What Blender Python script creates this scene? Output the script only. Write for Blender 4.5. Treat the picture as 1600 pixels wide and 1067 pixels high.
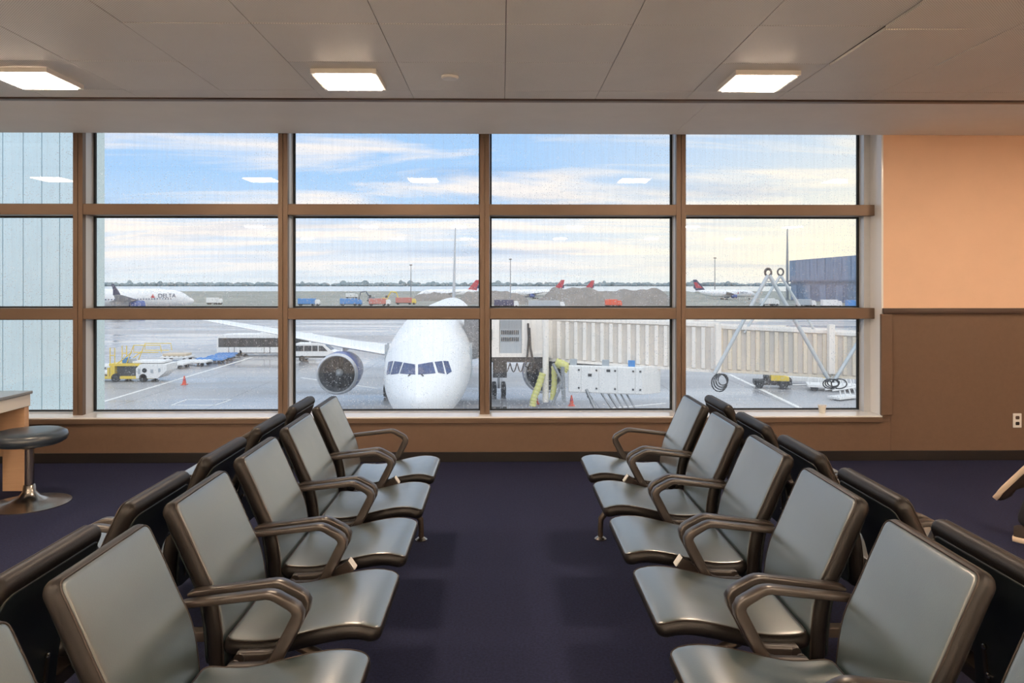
import bpy, bmesh, math, random
from mathutils import Vector, Matrix
from mathutils.bvhtree import BVHTree
random.seed(7)
for o in list(bpy.data.objects): bpy.data.objects.remove(o)
SC = bpy.context.scene
COL = SC.collection
PI = math.pi

# ------------------------------------------------------------------ camera
F, HX, HY, TH = 1155.0, 800.0, 444.0, 0.01385      # focal px, centre, horizon, yaw to the right
EYE = 1.5
cam = bpy.data.cameras.new('camera'); co = bpy.data.objects.new('camera', cam); COL.objects.link(co)
co.location = (0, 0, EYE); co.rotation_euler = (PI/2, 0, -TH)
cam.sensor_width = 36; cam.lens = 36*F/1600; cam.shift_y = -(533.5-HY)/1600
cam.clip_start = 0.05; cam.clip_end = 12000
SC.camera = co
def P(px, py, Y):
    """world point on the plane y = Y seen at a pixel of the photograph"""
    u = (px-HX)/F; v = -(py-HY)/F
    dx = math.cos(TH)*u+math.sin(TH); dy = math.cos(TH)-math.sin(TH)*u
    return Vector((Y*dx/dy, Y, EYE+Y*v/dy))
ZG = -8.1                                            # apron level
def G(px, py, zg=None):
    zg = ZG if zg is None else zg
    u = (px-HX)/F; v = -(py-HY)/F
    t = (zg-EYE)/v
    return Vector((t*(math.cos(TH)*u+math.sin(TH)), t*(math.cos(TH)-math.sin(TH)*u), zg))

SC.view_settings.view_transform = 'Standard'; SC.view_settings.look = 'None'
SC.view_settings.exposure = 0.1; SC.view_settings.gamma = 1.0
SC.view_settings.use_curve_mapping = False
try:
    SC.cycles.max_bounces = 10; SC.cycles.transparent_max_bounces = 16
    SC.cycles.diffuse_bounces = 5; SC.cycles.glossy_bounces = 5
    SC.cycles.sample_clamp_indirect = 6
except Exception: pass

# ------------------------------------------------------------------ node helpers
def lin(c):
    f = lambda v: v/12.92 if v <= 0.04045 else ((v+0.055)/1.055)**2.4
    return tuple(f(v/255) for v in c[:3])+(1.0,)
class NT:
    def __init__(s, tree): s.t = tree; tree.nodes.clear()
    def n(s, typ, ins=None, **kw):
        nd = s.t.nodes.new(typ)
        for k, v in kw.items(): setattr(nd, k, v)
        for k, v in (ins or {}).items():
            if isinstance(v, bpy.types.NodeSocket): s.t.links.new(v, nd.inputs[k])
            else: nd.inputs[k].default_value = v
        return nd
    def math(s, op, a, b=0.0, c=None, clamp=False):
        d = {0: a, 1: b}
        if c is not None: d[2] = c
        return s.n('ShaderNodeMath', d, operation=op, use_clamp=clamp).outputs[0]
    def ramp(s, fac, stops, interp='LINEAR'):
        nd = s.n('ShaderNodeValToRGB', {0: fac}); r = nd.color_ramp; r.interpolation = interp
        while len(r.elements) < len(stops): r.elements.new(0.5)
        for e, (p, c) in zip(r.elements, stops):
            e.position = p; e.color = c if len(c) == 4 else tuple(c)+(1,)
        return nd.outputs[0]
    def mix(s, fac, a, b, blend='MIX'):
        nd = s.n('ShaderNodeMix', data_type='RGBA', blend_type=blend)
        for k, v in ((0, fac), (6, a), (7, b)):
            if isinstance(v, bpy.types.NodeSocket): s.t.links.new(v, nd.inputs[k])
            else: nd.inputs[k].default_value = v
        return nd.outputs[2]
g4 = lambda v: (v, v, v, 1)

# ------------------------------------------------------------------ world: evening sky with stretched clouds
W = bpy.data.worlds.new('sky'); SC.world = W; W.use_nodes = True
n = NT(W.node_tree)
tc = n.n('ShaderNodeTexCoord').outputs['Generated']
sp = n.n('ShaderNodeSeparateXYZ', {0: tc}); X, Y, Z = sp.outputs
el = n.math('MAXIMUM', Z, 0.0)
base = n.ramp(el, [(0.0, lin((196, 208, 216))), (0.03, lin((204, 210, 218))), (0.07, lin((180, 200, 220))), (0.14, lin((150, 186, 224))), (0.24, lin((150, 184, 222))), (0.45, lin((200, 215, 232))), (1.0, lin((222, 230, 240)))])
warm = n.math('MULTIPLY', n.ramp(X, [(0.30, g4(0)), (0.75, g4(1))]), n.ramp(el, [(0.0, g4(0.75)), (0.03, g4(1.0)), (0.11, g4(0.85)), (0.22, g4(0.0))]))
warmx = n.n('ShaderNodeMapRange', {0: X, 1: 0.02, 2: 0.45}).outputs[0]
warm = n.math('MULTIPLY', warmx, n.ramp(el, [(0.0, g4(0.6)), (0.03, g4(1.0)), (0.11, g4(0.7)), (0.25, g4(0.15)), (0.6, g4(0.0))]))
base = n.mix(warm, base, lin((238, 226, 196)))
den = n.math('ADD', el, 0.07)
cx = n.math('DIVIDE', X, den); cy = n.math('DIVIDE', Y, den)
cv = n.n('ShaderNodeCombineXYZ', {0: n.math('MULTIPLY', cx, 0.42), 1: cy, 2: 0.3}).outputs[0]
nz = n.n('ShaderNodeTexNoise', {'Vector': cv, 'Scale': 0.95, 'Detail': 7.0, 'Roughness': 0.58, 'Distortion': 0.5}).outputs['Fac']
nz2 = n.n('ShaderNodeTexNoise', {'Vector': cv, 'Scale': 0.55, 'Detail': 5.0, 'Roughness': 0.55}).outputs['Fac']
band = n.ramp(el, [(0.0, g4(0.1)), (0.02, g4(0.45)), (0.05, g4(0.95)), (0.2, g4(0.9)), (1.0, g4(0.4))])
cl = n.math('MULTIPLY', n.ramp(nz, [(0.47, g4(0)), (0.60, g4(1))]), band)
c1 = n.mix(n.math('MULTIPLY', cl, 0.85), base, n.mix(warm, lin((240, 226, 212)), lin((252, 236, 204))))
dk = n.math('MULTIPLY', n.ramp(nz2, [(0.52, g4(0)), (0.66, g4(1))]), band)
c2 = n.mix(n.math('MULTIPLY', dk, 0.6), c1, lin((134, 158, 190)))
bg = n.n('ShaderNodeBackground', {'Color': c2, 'Strength': 1.4})
n.n('ShaderNodeOutputWorld', {0: bg.outputs[0]})

# broad, cloud-filtered sun high behind the terminal
sl = bpy.data.lights.new('veiled_sun', 'SUN'); sl.energy = 1.25; sl.angle = math.radians(75); sl.color = (1.0, .97, .93)
so = bpy.data.objects.new('veiled_sun', sl); COL.objects.link(so)
so.rotation_euler = Vector((-.15, .62, -.78)).to_track_quat('-Z', 'Y').to_euler()

# daylight portal guiding the renderer through the window opening (gives no light of its own)
pl = bpy.data.lights.new('window_portal', 'AREA'); pl.shape = 'RECTANGLE'; pl.size = 11; pl.size_y = 2.6
try: pl.cycles.is_portal = True
except Exception: pass
po = bpy.data.objects.new('window_portal', pl); COL.objects.link(po)
po.location = (-1.6, 6.78, 1.55); po.rotation_euler = (-PI/2, 0, 0)

# ------------------------------------------------------------------ materials
MATS = {}
def M(name, col, rough=0.5, metal=0.0, spec=0.5, noise=0.0, nscale=8.0, bump=0.0, bscale=60.0, coat=0.0, rvar=0.0, col2=None, stretch=None, ior=1.5):
    if name in MATS: return MATS[name]
    m = bpy.data.materials.new(name); m.use_nodes = True; t = NT(m.node_tree)
    b = t.n('ShaderNodeBsdfPrincipled', {'Base Color': lin(col), 'Roughness': rough, 'Metallic': metal, 'Specular IOR Level': spec, 'Coat Weight': coat, 'Coat Roughness': 0.27, 'Coat IOR': 2.15, 'IOR': ior})
    crd = t.n('ShaderNodeTexCoord').outputs['Object']
    if stretch: crd = t.n('ShaderNodeMapping', {'Vector': crd, 'Scale': stretch}).outputs[0]
    nzn = t.n('ShaderNodeTexNoise', {'Vector': crd, 'Scale': nscale, 'Detail': 5.0, 'Roughness': 0.6}).outputs['Fac']
    if noise or col2:
        c = lin(col); d = lin(col2) if col2 else tuple(v*(1-noise) for v in c[:3])+(1,)
        e = c if col2 else tuple(min(1, v*(1+noise)) for v in c[:3])+(1,)
        t.t.links.new(t.ramp(nzn, [(0.32, d), (0.68, e)]), b.inputs['Base Color'])
    if rvar:
        t.t.links.new(t.n('ShaderNodeMapRange', {0: nzn, 1: 0.3, 2: 0.7, 3: max(0.02, rough-rvar), 4: rough+rvar}).outputs[0], b.inputs['Roughness'])
    if bump:
        bz = t.n('ShaderNodeTexNoise', {'Vector': crd, 'Scale': bscale, 'Detail': 4.0}).outputs['Fac']
        t.t.links.new(t.n('ShaderNodeBump', {'Height': bz, 'Strength': bump, 'Distance': 0.01}).outputs[0], b.inputs['Normal'])
    t.n('ShaderNodeOutputMaterial', {0: b.outputs[0]})
    MATS[name] = m
    return m
def emit(name, col, strength):
    m = bpy.data.materials.new(name); m.use_nodes = True; t = NT(m.node_tree)
    e = t.n('ShaderNodeEmission', {'Color': lin(col), 'Strength': strength})
    t.n('ShaderNodeOutputMaterial', {0: e.outputs[0]}); return m

leather = M('seat_leather', (58, 74, 76), 0.36, spec=0.8, noise=0.10, nscale=14, bump=0.06, bscale=260, rvar=0.04, ior=1.6, coat=1.0)
shade_leather = M('seat_shade_leather', (21, 18, 17), 0.45, spec=0.35, noise=0.12, nscale=14, bump=0.06, bscale=260)  # shade on the seat edges and backs is put into this dark colour
piping = M('seat_piping', (40, 32, 28), 0.5)
shell = M('seat_shell', (22, 30, 33), 0.42)
bronze = M('bronze_plastic', (46, 40, 36), 0.32, spec=0.8, noise=0.06)
chrome = M('brushed_metal', (176, 172, 166), 0.25, metal=1.0)
steel = M('dark_steel', (96, 88, 82), 0.38, metal=0.9)
carpet = M('navy_carpet', (40, 46, 80), 0.85, spec=0.25, col2=(26, 30, 56), nscale=90, bump=0.6, bscale=420)
brownpanel = M('brown_wall_panel', (104, 83, 68), 0.55, noise=0.04, nscale=30, bump=0.04, bscale=300)
peach = M('peach_wall_paint', (228, 192, 164), 0.7, noise=0.02, nscale=4, bump=0.03, bscale=200)
frameM = M('bronze_frame', (110, 92, 78), 0.42, metal=0.35, noise=0.03)
whiteM = M('white_paint', (226, 226, 224), 0.4, noise=0.02)
gasketM = M('black_gasket', (20, 24, 28), 0.6)
railM = M('dark_brown_rail', (66, 50, 42), 0.45)
baseM = M('black_base', (16, 14, 16), 0.5)
sillM = M('white_sill', (238, 240, 242), 0.16, spec=0.6)
alumF = M('pale_aluminium', (206, 210, 214), 0.35, metal=0.2)
soffM = M('soffit_board', (242, 241, 238), 0.6, noise=0.02, nscale=3)
woodM = M('beige_laminate', (196, 160, 128), 0.5, noise=0.05, nscale=4, stretch=(1, 1, 12))
roomM = M('beige_plaster', (222, 212, 200), 0.8)

# ceiling tile: perforated metal
m = bpy.data.materials.new('perforated_tile'); m.use_nodes = True; t = NT(m.node_tree)
crd = t.n('ShaderNodeTexCoord').outputs['Object']
s_ = t.n('ShaderNodeSeparateXYZ', {0: crd})
hx = t.math('SINE', t.math('MULTIPLY', s_.outputs[0], 2*PI/0.013)); hy = t.math('SINE', t.math('MULTIPLY', s_.outputs[1], 2*PI/0.013))
hole = t.ramp(t.math('MULTIPLY', hx, hy), [(0.35, g4(0)), (0.6, g4(1))])
wn = t.n('ShaderNodeTexNoise', {'Vector': crd, 'Scale': 3.0, 'Detail': 3.0}).outputs['Fac']
cc = t.mix(wn, lin((232, 229, 225)), lin((222, 219, 214)))
cc = t.mix(t.math('MULTIPLY', hole, 0.6), cc, lin((120, 112, 104)))
b = t.n('ShaderNodeBsdfPrincipled', {'Base Color': cc, 'Roughness': 0.45, 'Specular IOR Level': 0.4})
t.n('ShaderNodeOutputMaterial', {0: b.outputs[0]}); tileM = m

# rain-spotted window glass
m = bpy.data.materials.new('rain_spotted_glass'); m.use_nodes = True; t = NT(m.node_tree)
crd = t.n('ShaderNodeTexCoord').outputs['Object']
v1 = t.n('ShaderNodeTexVoronoi', {'Vector': crd, 'Scale': 62.0, 'Randomness': 1.0}, feature='F1')
rnd = t.n('ShaderNodeSeparateXYZ', {0: v1.outputs['Color']}).outputs[0]
patch = t.n('ShaderNodeTexNoise', {'Vector': crd, 'Scale': 1.3, 'Detail': 3.0}).outputs['Fac']
thr = t.math('MULTIPLY', rnd, t.n('ShaderNodeMapRange', {0: patch, 1: 0.35, 2: 0.7, 3: 0.16, 4: 0.42}).outputs[0])
drop = t.math('LESS_THAN', v1.outputs['Distance'], thr)
mp = t.n('ShaderNodeMapping', {'Vector': crd, 'Scale': (46, 1, 2.2)}).outputs[0]
stk = t.n('ShaderNodeTexNoise', {'Vector': mp, 'Scale': 1.0, 'Detail': 4.0, 'Roughness': 0.65}).outputs['Fac']
stk = t.n('ShaderNodeMapRange', {0: stk, 1: 0.42, 2: 0.72, 3: 0.0, 4: 0.07}).outputs[0]
haze = t.math('ADD', t.math('ADD', stk, 0.03), t.math('MULTIPLY', drop, 0.38))
tr = t.n('ShaderNodeBsdfTransparent', {0: (0.975, 0.985, 0.99, 1)})
tl = t.n('ShaderNodeBsdfTranslucent', {0: (0.95, 0.97, 1.0, 1)})
mx = t.n('ShaderNodeMixShader', {0: haze, 1: tr.outputs[0], 2: tl.outputs[0]})
gl = t.n('ShaderNodeBsdfGlossy', {0: (1, 1, 1, 1), 'Roughness': 0.015})
fr = t.n('ShaderNodeFresnel', {'IOR': 1.45})
mo = t.n('ShaderNodeMixShader', {0: t.math('MULTIPLY', fr.outputs[0], 0.75), 1: mx.outputs[0], 2: gl.outputs[0]})
t.n('ShaderNodeOutputMaterial', {0: mo.outputs[0]}); glassM = m

# wet apron concrete
m = bpy.data.materials.new('wet_concrete'); m.use_nodes = True; t = NT(m.node_tree)
crd = t.n('ShaderNodeTexCoord').outputs['Object']
a1 = t.n('ShaderNodeTexNoise', {'Vector': t.n('ShaderNodeMapping', {'Vector': crd, 'Scale': (0.06, 0.12, 1)}).outputs[0], 'Scale': 1.0, 'Detail': 7.0, 'Roughness': 0.65}).outputs['Fac']
a2 = t.n('ShaderNodeTexNoise', {'Vector': t.n('ShaderNodeMapping', {'Vector': crd, 'Scale': (0.018, 0.075, 1), 'Rotation': (0, 0, 0.25)}).outputs[0], 'Scale': 1.0, 'Detail': 6.0, 'Roughness': 0.6}).outputs['Fac']
bk = t.n('ShaderNodeTexBrick', {'Vector': crd, 'Color1': g4(1), 'Color2': g4(0.93), 'Mortar': g4(0.55), 'Scale': 1.0, 'Mortar Size': 0.06, 'Brick Width': 7.6, 'Row Height': 7.6}, offset=0.0)
cc = t.mix(a1, lin((128, 131, 138)), lin((188, 187, 186)))
cc = t.mix(1.0, cc, bk.outputs[0], 'MULTIPLY')
rg = t.n('ShaderNodeMapRange', {0: a2, 1: 0.40, 2: 0.60, 3: 0.10, 4: 0.55}).outputs[0]
b = t.n('ShaderNodeBsdfPrincipled', {'Base Color': cc, 'Roughness': rg, 'Specular IOR Level': 0.5})
t.n('ShaderNodeOutputMaterial', {0: b.outputs[0]}); apronM = m

planeW = M('aircraft_white', (232, 234, 236), 0.3, noise=0.015)
planeBlue = M('livery_blue', (52, 84, 150), 0.3)
navyM = M('livery_navy', (36, 50, 92), 0.35)
redM = M('livery_red', (190, 40, 62), 0.35)
alum = M('aircraft_metal', (196, 200, 206), 0.3, metal=0.5)
darkM = M('dark_rubber', (32, 34, 36), 0.6)
fanM = M('fan_blade', (22, 25, 28), 0.45)
winM = M('cockpit_glass', (38, 60, 108), 0.08, spec=0.9, noise=0.3, nscale=3)
busglass = M('bus_glass', (38, 46, 52), 0.12, noise=0.3, nscale=2)
creamM = M('bridge_cream', (236, 230, 222), 0.45, noise=0.03, nscale=2)
creamD = M('bridge_warm_cream', (226, 212, 190), 0.45, noise=0.03, nscale=2)
greyS = M('shutter_grey', (168, 176, 182), 0.4)
yellow = M('machine_yellow', (226, 196, 70), 0.45, noise=0.05)
hoseM = M('hose_yellow', (204, 202, 124), 0.55)
orange = M('cone_orange', (226, 84, 48), 0.5)
blueM = M('dolly_blue', (76, 140, 204), 0.45, noise=0.08)
vehW = M('vehicle_white', (232, 232, 230), 0.35, noise=0.02)
hangM = M('hangar_steel', (118, 140, 170), 0.45, noise=0.2, nscale=0.35, stretch=(1, 1, 0.3))
hangD = M('hangar_dark', (96, 118, 148), 0.4, noise=0.3, nscale=0.5)
dirtM = M('dirt', (124, 120, 115), 0.9, noise=0.2, nscale=0.12, bump=0.5, bscale=0.6)
grassM = M('dry_grass', (134, 138, 130), 0.9, noise=0.3, nscale=0.06)
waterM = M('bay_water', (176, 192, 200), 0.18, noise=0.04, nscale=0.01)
treeM = M('far_trees', (118, 136, 142), 0.9, noise=0.2, nscale=0.01)  # distance haze is put into this pale tree colour
facM = M('white_facade', (206, 228, 238), 0.35, noise=0.02, nscale=2)
lineM = M('white_line_paint', (226, 226, 222), 0.4, noise=0.1, nscale=2)
greyW = M('grey_metal', (150, 154, 158), 0.4, metal=0.5)

# ------------------------------------------------------------------ mesh helpers
class MB:
    def __init__(s): s.v = []; s.f = []
    def add(s, vs, fs):
        k = len(s.v); s.v += [tuple(p) for p in vs]; s.f += [tuple(i+k for i in f) for f in fs]; return s
    def box(s, a, b, mtx=None):
        (x0, y0, z0), (x1, y1, z1) = a, b
        if x0 > x1: x0, x1 = x1, x0
        if y0 > y1: y0, y1 = y1, y0
        if z0 > z1: z0, z1 = z1, z0
        vs = [(x0,y0,z0),(x1,y0,z0),(x1,y1,z0),(x0,y1,z0),(x0,y0,z1),(x1,y0,z1),(x1,y1,z1),(x0,y1,z1)]
        if mtx: vs = [mtx @ Vector(p) for p in vs]
        return s.add(vs, [(0,3,2,1),(4,5,6,7),(0,1,5,4),(1,2,6,5),(2,3,7,6),(3,0,4,7)])
    def loft(s, rings, cap0=True, cap1=True):
        m = len(rings[0]); k = len(s.v)
        for r in rings: s.v += [tuple(p) for p in r]
        for i in range(len(rings)-1):
            for j in range(m):
                a = k+i*m+j; b = k+i*m+(j+1) % m
                s.f.append((a, b, b+m, a+m))
        if cap0: s.f.append(tuple(k+j for j in reversed(range(m))))
        if cap1: s.f.append(tuple(k+(len(rings)-1)*m+j for j in range(m)))
        return s
    def tube(s, pts, r, seg=8):
        pts = [Vector(p) for p in pts]; rings = []
        rr = r if isinstance(r, (list, tuple)) else [r]*len(pts)
        up = None
        for i, p in enumerate(pts):
            d = (pts[min(i+1, len(pts)-1)]-pts[max(i-1, 0)]).normalized()
            if up is None: up = Vector((0,0,1)) if abs(d.z) < 0.9 else Vector((1,0,0))
            a = d.cross(up).normalized(); up = a.cross(d).normalized()
            rings.append([p+(a*math.cos(2*PI*j/seg)+up*math.sin(2*PI*j/seg))*rr[i] for j in range(seg)])
        return s.loft(rings)
    def lathe(s, prof, c=(0,0,0), axis='z', seg=24, caps=True):
        rings = []
        for r, h in prof:
            ring = []
            for j in range(seg):
                a = 2*PI*j/seg; x, y = r*math.cos(a), r*math.sin(a)
                p = (x, y, h) if axis == 'z' else ((x, h, y) if axis == 'y' else (h, x, y))
                ring.append((c[0]+p[0], c[1]+p[1], c[2]+p[2]))
            rings.append(ring)
        return s.loft(rings, caps, caps)
    def prism(s, poly, axis, a, b):
        """poly of 2-D points extruded along an axis ('y': poly is x,z; 'x': poly is y,z; 'z': poly is x,y)"""
        f = {'y': lambda p, h: (p[0], h, p[1]), 'x': lambda p, h: (h, p[0], p[1]), 'z': lambda p, h: (p[0], p[1], h)}[axis]
        return s.loft([[f(p, a) for p in poly], [f(p, b) for p in poly]])
    def mesh(s, name, mat, smooth=None, bevel=0.0, bseg=2):
        me = bpy.data.meshes.new(name); me.from_pydata(s.v, [], s.f); me.materials.append(mat)
        if getattr(s, 'mat2', None):
            me.materials.append(s.mat2); me.polygons.foreach_set('material_index', s.mi)
        bm = bmesh.new(); bm.from_mesh(me)
        bmesh.ops.recalc_face_normals(bm, faces=bm.faces)
        if bevel:
            ed = [e for e in bm.edges if len(e.link_faces) == 2 and e.calc_face_angle(0) > 0.6]
            bmesh.ops.bevel(bm, geom=ed, offset=bevel, segments=bseg, profile=0.5, affect='EDGES', clamp_overlap=True)
        bm.to_mesh(me); bm.free()
        if smooth is not None:
            me.polygons.foreach_set('use_smooth', [True]*len(me.polygons))
            me.set_sharp_from_angle(angle=math.radians(smooth))
        me.update(); return me
    def build(s, name, mat, parent=None, smooth=None, bevel=0.0, bseg=2):
        o = bpy.data.objects.new(name, s.mesh(name, mat, smooth, bevel, bseg)); COL.objects.link(o); o.parent = parent
        return o
def tag(o, label=None, cat=None, group=None, kind=None):
    for k, v in (('label', label), ('category', cat), ('group', group), ('kind', kind)):
        if v: o[k] = v
    return o
def empty(name, loc=(0,0,0), rz=0.0):
    o = bpy.data.objects.new(name, None); COL.objects.link(o); o.location = loc; o.rotation_euler = (0, 0, rz)
    o.empty_display_size = 0.1; return o
def copy_tree(o, parent=None):
    c = o.copy(); COL.objects.link(c); c.parent = parent
    for ch in o.children: copy_tree(ch, c)
    return c
def inst(o, parent, loc=(0,0,0), rot=(0,0,0), scale=(1,1,1)):
    c = o.copy(); COL.objects.link(c); c.parent = parent; c.location = loc; c.rotation_euler = rot; c.scale = scale; return c
def orient(a, b):
    """matrix with local X along a->b (level roll), origin a"""
    a, b = Vector(a), Vector(b); x = (b-a).normalized(); y = Vector((0,0,1)).cross(x).normalized(); z = x.cross(y)
    m = Matrix((x, y, z)).transposed().to_4x4(); m.translation = a; return m
def struct(o): o['kind'] = 'structure'; return o

# ================================================================== THE ROOM
D, GY = 6.25, 6.56                      # inner wall face, glass plane
HC, HS = 2.75, 2.77                     # ceiling, soffit
XL, XR, YB = -7.4, 7.6, -9.5
OPR = P(1378, 444, D).x                 # right edge of the window opening
mull_px = [-198, 123.5, 443, 757.5, 1063.5]
mull_x = [P(p, 444, 6.38).x for p in mull_px]
OPL = mull_x[0]-0.06
SILL = P(700, 651, D).z
fl = struct(empty('floor'))
MB().box((XL, .6, -0.2), (XR, 6.27, 0)).build('carpet', carpet, fl)
MB().box((XL, YB, -0.2), (XR, .597, -.002)).build('concourse_bounce_floor', M('pale_bounce_floor', (226, 220, 210), .3, noise=.05, nscale=20), fl)  # unseen pale floor, added to bounce lamp light up to the ceiling
struct(MB().box((XL-.2, YB-.2, -0.2), (XL, 6.7, 3.1)).build('wall_left', roomM))
struct(MB().box((XR, YB-.2, -0.2), (XR+.2, 6.7, 3.1)).build('wall_right', peach))
struct(MB().box((XL, YB-.2, -0.2), (XR, YB, 3.1)).build('wall_back', roomM))
CRZ0, CRZ1 = P(1500, 490, D).z, P(1500, 481.5, D-.03).z
wf = struct(empty('wall_front'))
MB().box((OPL-.4, D, 0), (OPR+.075, 6.62, SILL-.05)).build('lower_panel', brownpanel, wf)
MB().box((OPR+.078, D, 0), (OPR+2.2, 6.62, CRZ0)).build('lower_panel', brownpanel, wf)
MB().box((OPR+2.203, D, 0), (XR, 6.62, CRZ0)).build('lower_panel', brownpanel, wf)
MB().box((OPR+.002, D+.004, SILL-.05), (OPR+.0775, 6.62, CRZ0)).build('corner_panel', brownpanel, wf)
MB().box((OPR, D+.004, CRZ0), (XR, 6.62, 3.1)).build('painted_wall', peach, wf)
MB().box((XL, D, 0), (OPL-.4, 6.62, 3.1)).build('painted_wall', peach, wf)
MB().box((OPL-.4, D, SILL-.05), (OPL-.02, 6.62, 3.1)).build('painted_wall', peach, wf)
MB().box((OPL, D+.003, HS+.151), (OPR, 6.75, 3.3)).build('window_header', roomM, wf)
# chair rail, sill, corner guard, base
struct(MB().box((OPR+.0, D-.03, CRZ0), (XR, D+.003, CRZ1)).build('trim_1', railM, smooth=30, bevel=.006))
struct(MB().box((OPL, D-.012, SILL-.012), (OPR+.0, GY+.02, SILL)).build('trim_2', sillM, bevel=.003))
struct(MB().box((OPL, D-.022, SILL-.053), (OPR+.0, D-.002, SILL-.013)).build('trim_3', frameM, bevel=.003))
struct(MB().box((OPR-.02, D-.03, P(1385, 648, D).z), (OPR+.075, D-.002, CRZ0-.002)).build('trim_4', brownpanel, bevel=.004))
struct(MB().box((OPR-.004, D-.001, SILL+.001), (OPR+.012, GY-.02, HS+.15)).build('trim_5', sillM))   # white jamb return
struct(MB().box((XL, D-.012, 0), (XR, D-.001, 0.085)).build('baseboard_front', baseM, bevel=.004))

# window: mullions, transoms, panes
win = struct(empty('window_1'))
T1 = (P(760, 336, 6.36).z, P(760, 319, 6.36).z)          # upper transom bottom / top
T2 = (P(760, 498.5, 6.36).z, P(760, 481.5, 6.36).z)
TOPZ = HS+.15
for x in mull_x:
    mb = MB()
    mb.box((x-.041, 6.36, SILL), (x-.0025, 6.41, TOPZ)); mb.box((x+.0025, 6.36, SILL), (x+.041, 6.41, TOPZ))
    mb.box((x-.03, 6.372, SILL), (x+.03, 6.411, TOPZ))
    mb.build('mullion', frameM, win)
    MB().box((x-.040, 6.411, SILL), (x+.040, GY-.02, TOPZ)).build('mullion_core', alumF, win)
MB().box((OPR-.06, 6.44, SILL), (OPR-.005, GY, TOPZ)).build('jamb', alumF, win)
edges = mull_x+[OPR-.03]
for i in range(5):
    xa = edges[i]+.041; xb = edges[i+1]-(.041 if i < 4 else .03)
    for (za, zb) in (T1, T2):
        MB().box((xa, 6.365, za), (xb if i < 4 else OPR-.004, GY-.02, zb)).build('transom', frameM, win, bevel=.002)
    rows = [(SILL+.004, T2[0]), (T2[1], T1[0]), (T1[1], TOPZ)]
    for (za, zb) in rows:
        ga, gb, gy = xa, xb, GY
        g = MB(); w = .016
        g.box((ga, gy-.03, za), (ga+w, gy-.006, zb)); g.box((gb-w, gy-.03, za), (gb, gy-.006, zb))
        g.box((ga+w, gy-.03, za), (gb-w, gy-.006, za+w*.8)); g.box((ga+w, gy-.03, zb-w*.8), (gb-w, gy-.006, zb))
        g.build('gasket', gasketM, win)
        cxp, czp = (ga+gb)/2, (za+zb)/2
        p = MB().box((ga-cxp, -.004, za-czp), (gb-cxp, .004, zb-czp)).build('pane', glassM, win)
        p.location = (cxp, gy, czp)

# ceiling: tiles, slot, soffit
ceil = struct(empty('ceiling', (0, 0, HC)))
MB().box((XL, YB, .012), (XR, 5.085, .4)).build('ceiling_void', baseM, ceil)
MB().box((XL, 5.085, .055), (XR, D, .4)).build('ceiling_void', baseM, ceil)
TS = 0.61
tile = MB().box((-.3035, -.3035, -.004), (.3035, .3035, .011)).mesh('ceiling_tile', tileM, bevel=.0015, bseg=1)
y_edge = 4.765
for r in range(8):
    for k in range(-12, 12):
        cx_ = .02+TS*(k+.5); cy_ = y_edge-TS*(r+.5)
        o = bpy.data.objects.new('ceiling_tile', tile); COL.objects.link(o); o.parent = ceil
        low = .012 if (cx_ > 1.84 and r >= 1) else 0
        o.location = (cx_, cy_, random.uniform(-.0012, .0012)-low)
        if low and r == 1 and cx_ < 2.3: o.rotation_euler = (.006, -.012, 0)
MB().box((XL, YB, -.004), (XR, y_edge-8*TS-.003, .011)).build('rear_field', soffM, ceil)
for k in range(-12, 12):
    MB().box((.02+TS*k+.0015, y_edge+.003, -.004), (.02+TS*(k+1)-.0015, 4.965, .011)).build('border_tile', tileM, ceil)
MB().box((XL, 4.985, -.012), (XR, 5.0, .012)).build('slot_strip', railM, ceil)
MB().box((XL, 5.03, -.006), (XR, 5.06, .012)).build('slot_strip', frameM, ceil)
sof = struct(empty('soffit', (0, 0, HS)))
sx = .02+1.43
MB().box((XL, 5.09, 0), (sx-.002, D+.001, .03)).build('soffit_board', soffM, sof, bevel=.002)
MB().box((sx+.002, 5.09, 0), (XR, D+.001, .03)).build('soffit_board', soffM, sof, bevel=.002)

# ceiling lights
lampM = emit('lamp_diffuser', (255, 226, 196), 85.0)
hallM = emit('hall_bounce_lamp_diffuser', (255, 232, 206), 215.0)  # out of view, strengthened to bounce extra light onto ceiling and soffit
def lamp(x, y, label, mat=None):
    t = empty('ceiling_light', (x, y, HC-.006)); tag(t, label, 'ceiling light', 'square ceiling lights')
    fr = MB(); a, b_ = .19, .165
    for (p, q) in (((-a, -a), (a, -b_)), ((-a, b_), (a, a)), ((-a, -b_), (-b_, b_)), ((b_, -b_), (a, b_))):
        fr.box((p[0], p[1], -.028), (q[0], q[1], 0))
    fr.build('frame', whiteM, t)
    MB().box((-b_, -b_, -.034), (b_, b_, -.008)).build('diffuser', mat or lampM, t)
    return t
vis = {-2.80: 'lit square ceiling light at the far left above the white facade', -.915: 'lit square ceiling light left of the round ceiling detector', 1.55: 'lit square ceiling light on the right near the peach wall', 4.0: 'lit square ceiling light above the peach wall, outside the frame'}
for x, lb in vis.items(): lamp(x, 4.465, lb)
for y in (.8, -2.55, -6.6):
    for x in (-5.2, -2.80, -.915, 1.55, 4.0, 6.2): lamp(x, y, 'lit square ceiling light in the hall behind the seating', hallM if y < 0 else None)  # those at y < 0 are out of view and strengthened to bounce light
lamp(-5.2, 4.465, 'lit square ceiling light over the counter, outside the frame')
lamp(6.2, 4.465, 'lit square ceiling light at the right wall, outside the frame')
d = empty('smoke_detector', (P(703, 121, 4.43).x, 4.43, HC-.004)); tag(d, 'small round detector on the perforated ceiling', 'smoke detector')
MB().lathe([(.052, 0), (.052, -.01), (.045, -.018), (.0, -.02)], seg=24).build('body', whiteM, d, smooth=40)
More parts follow.
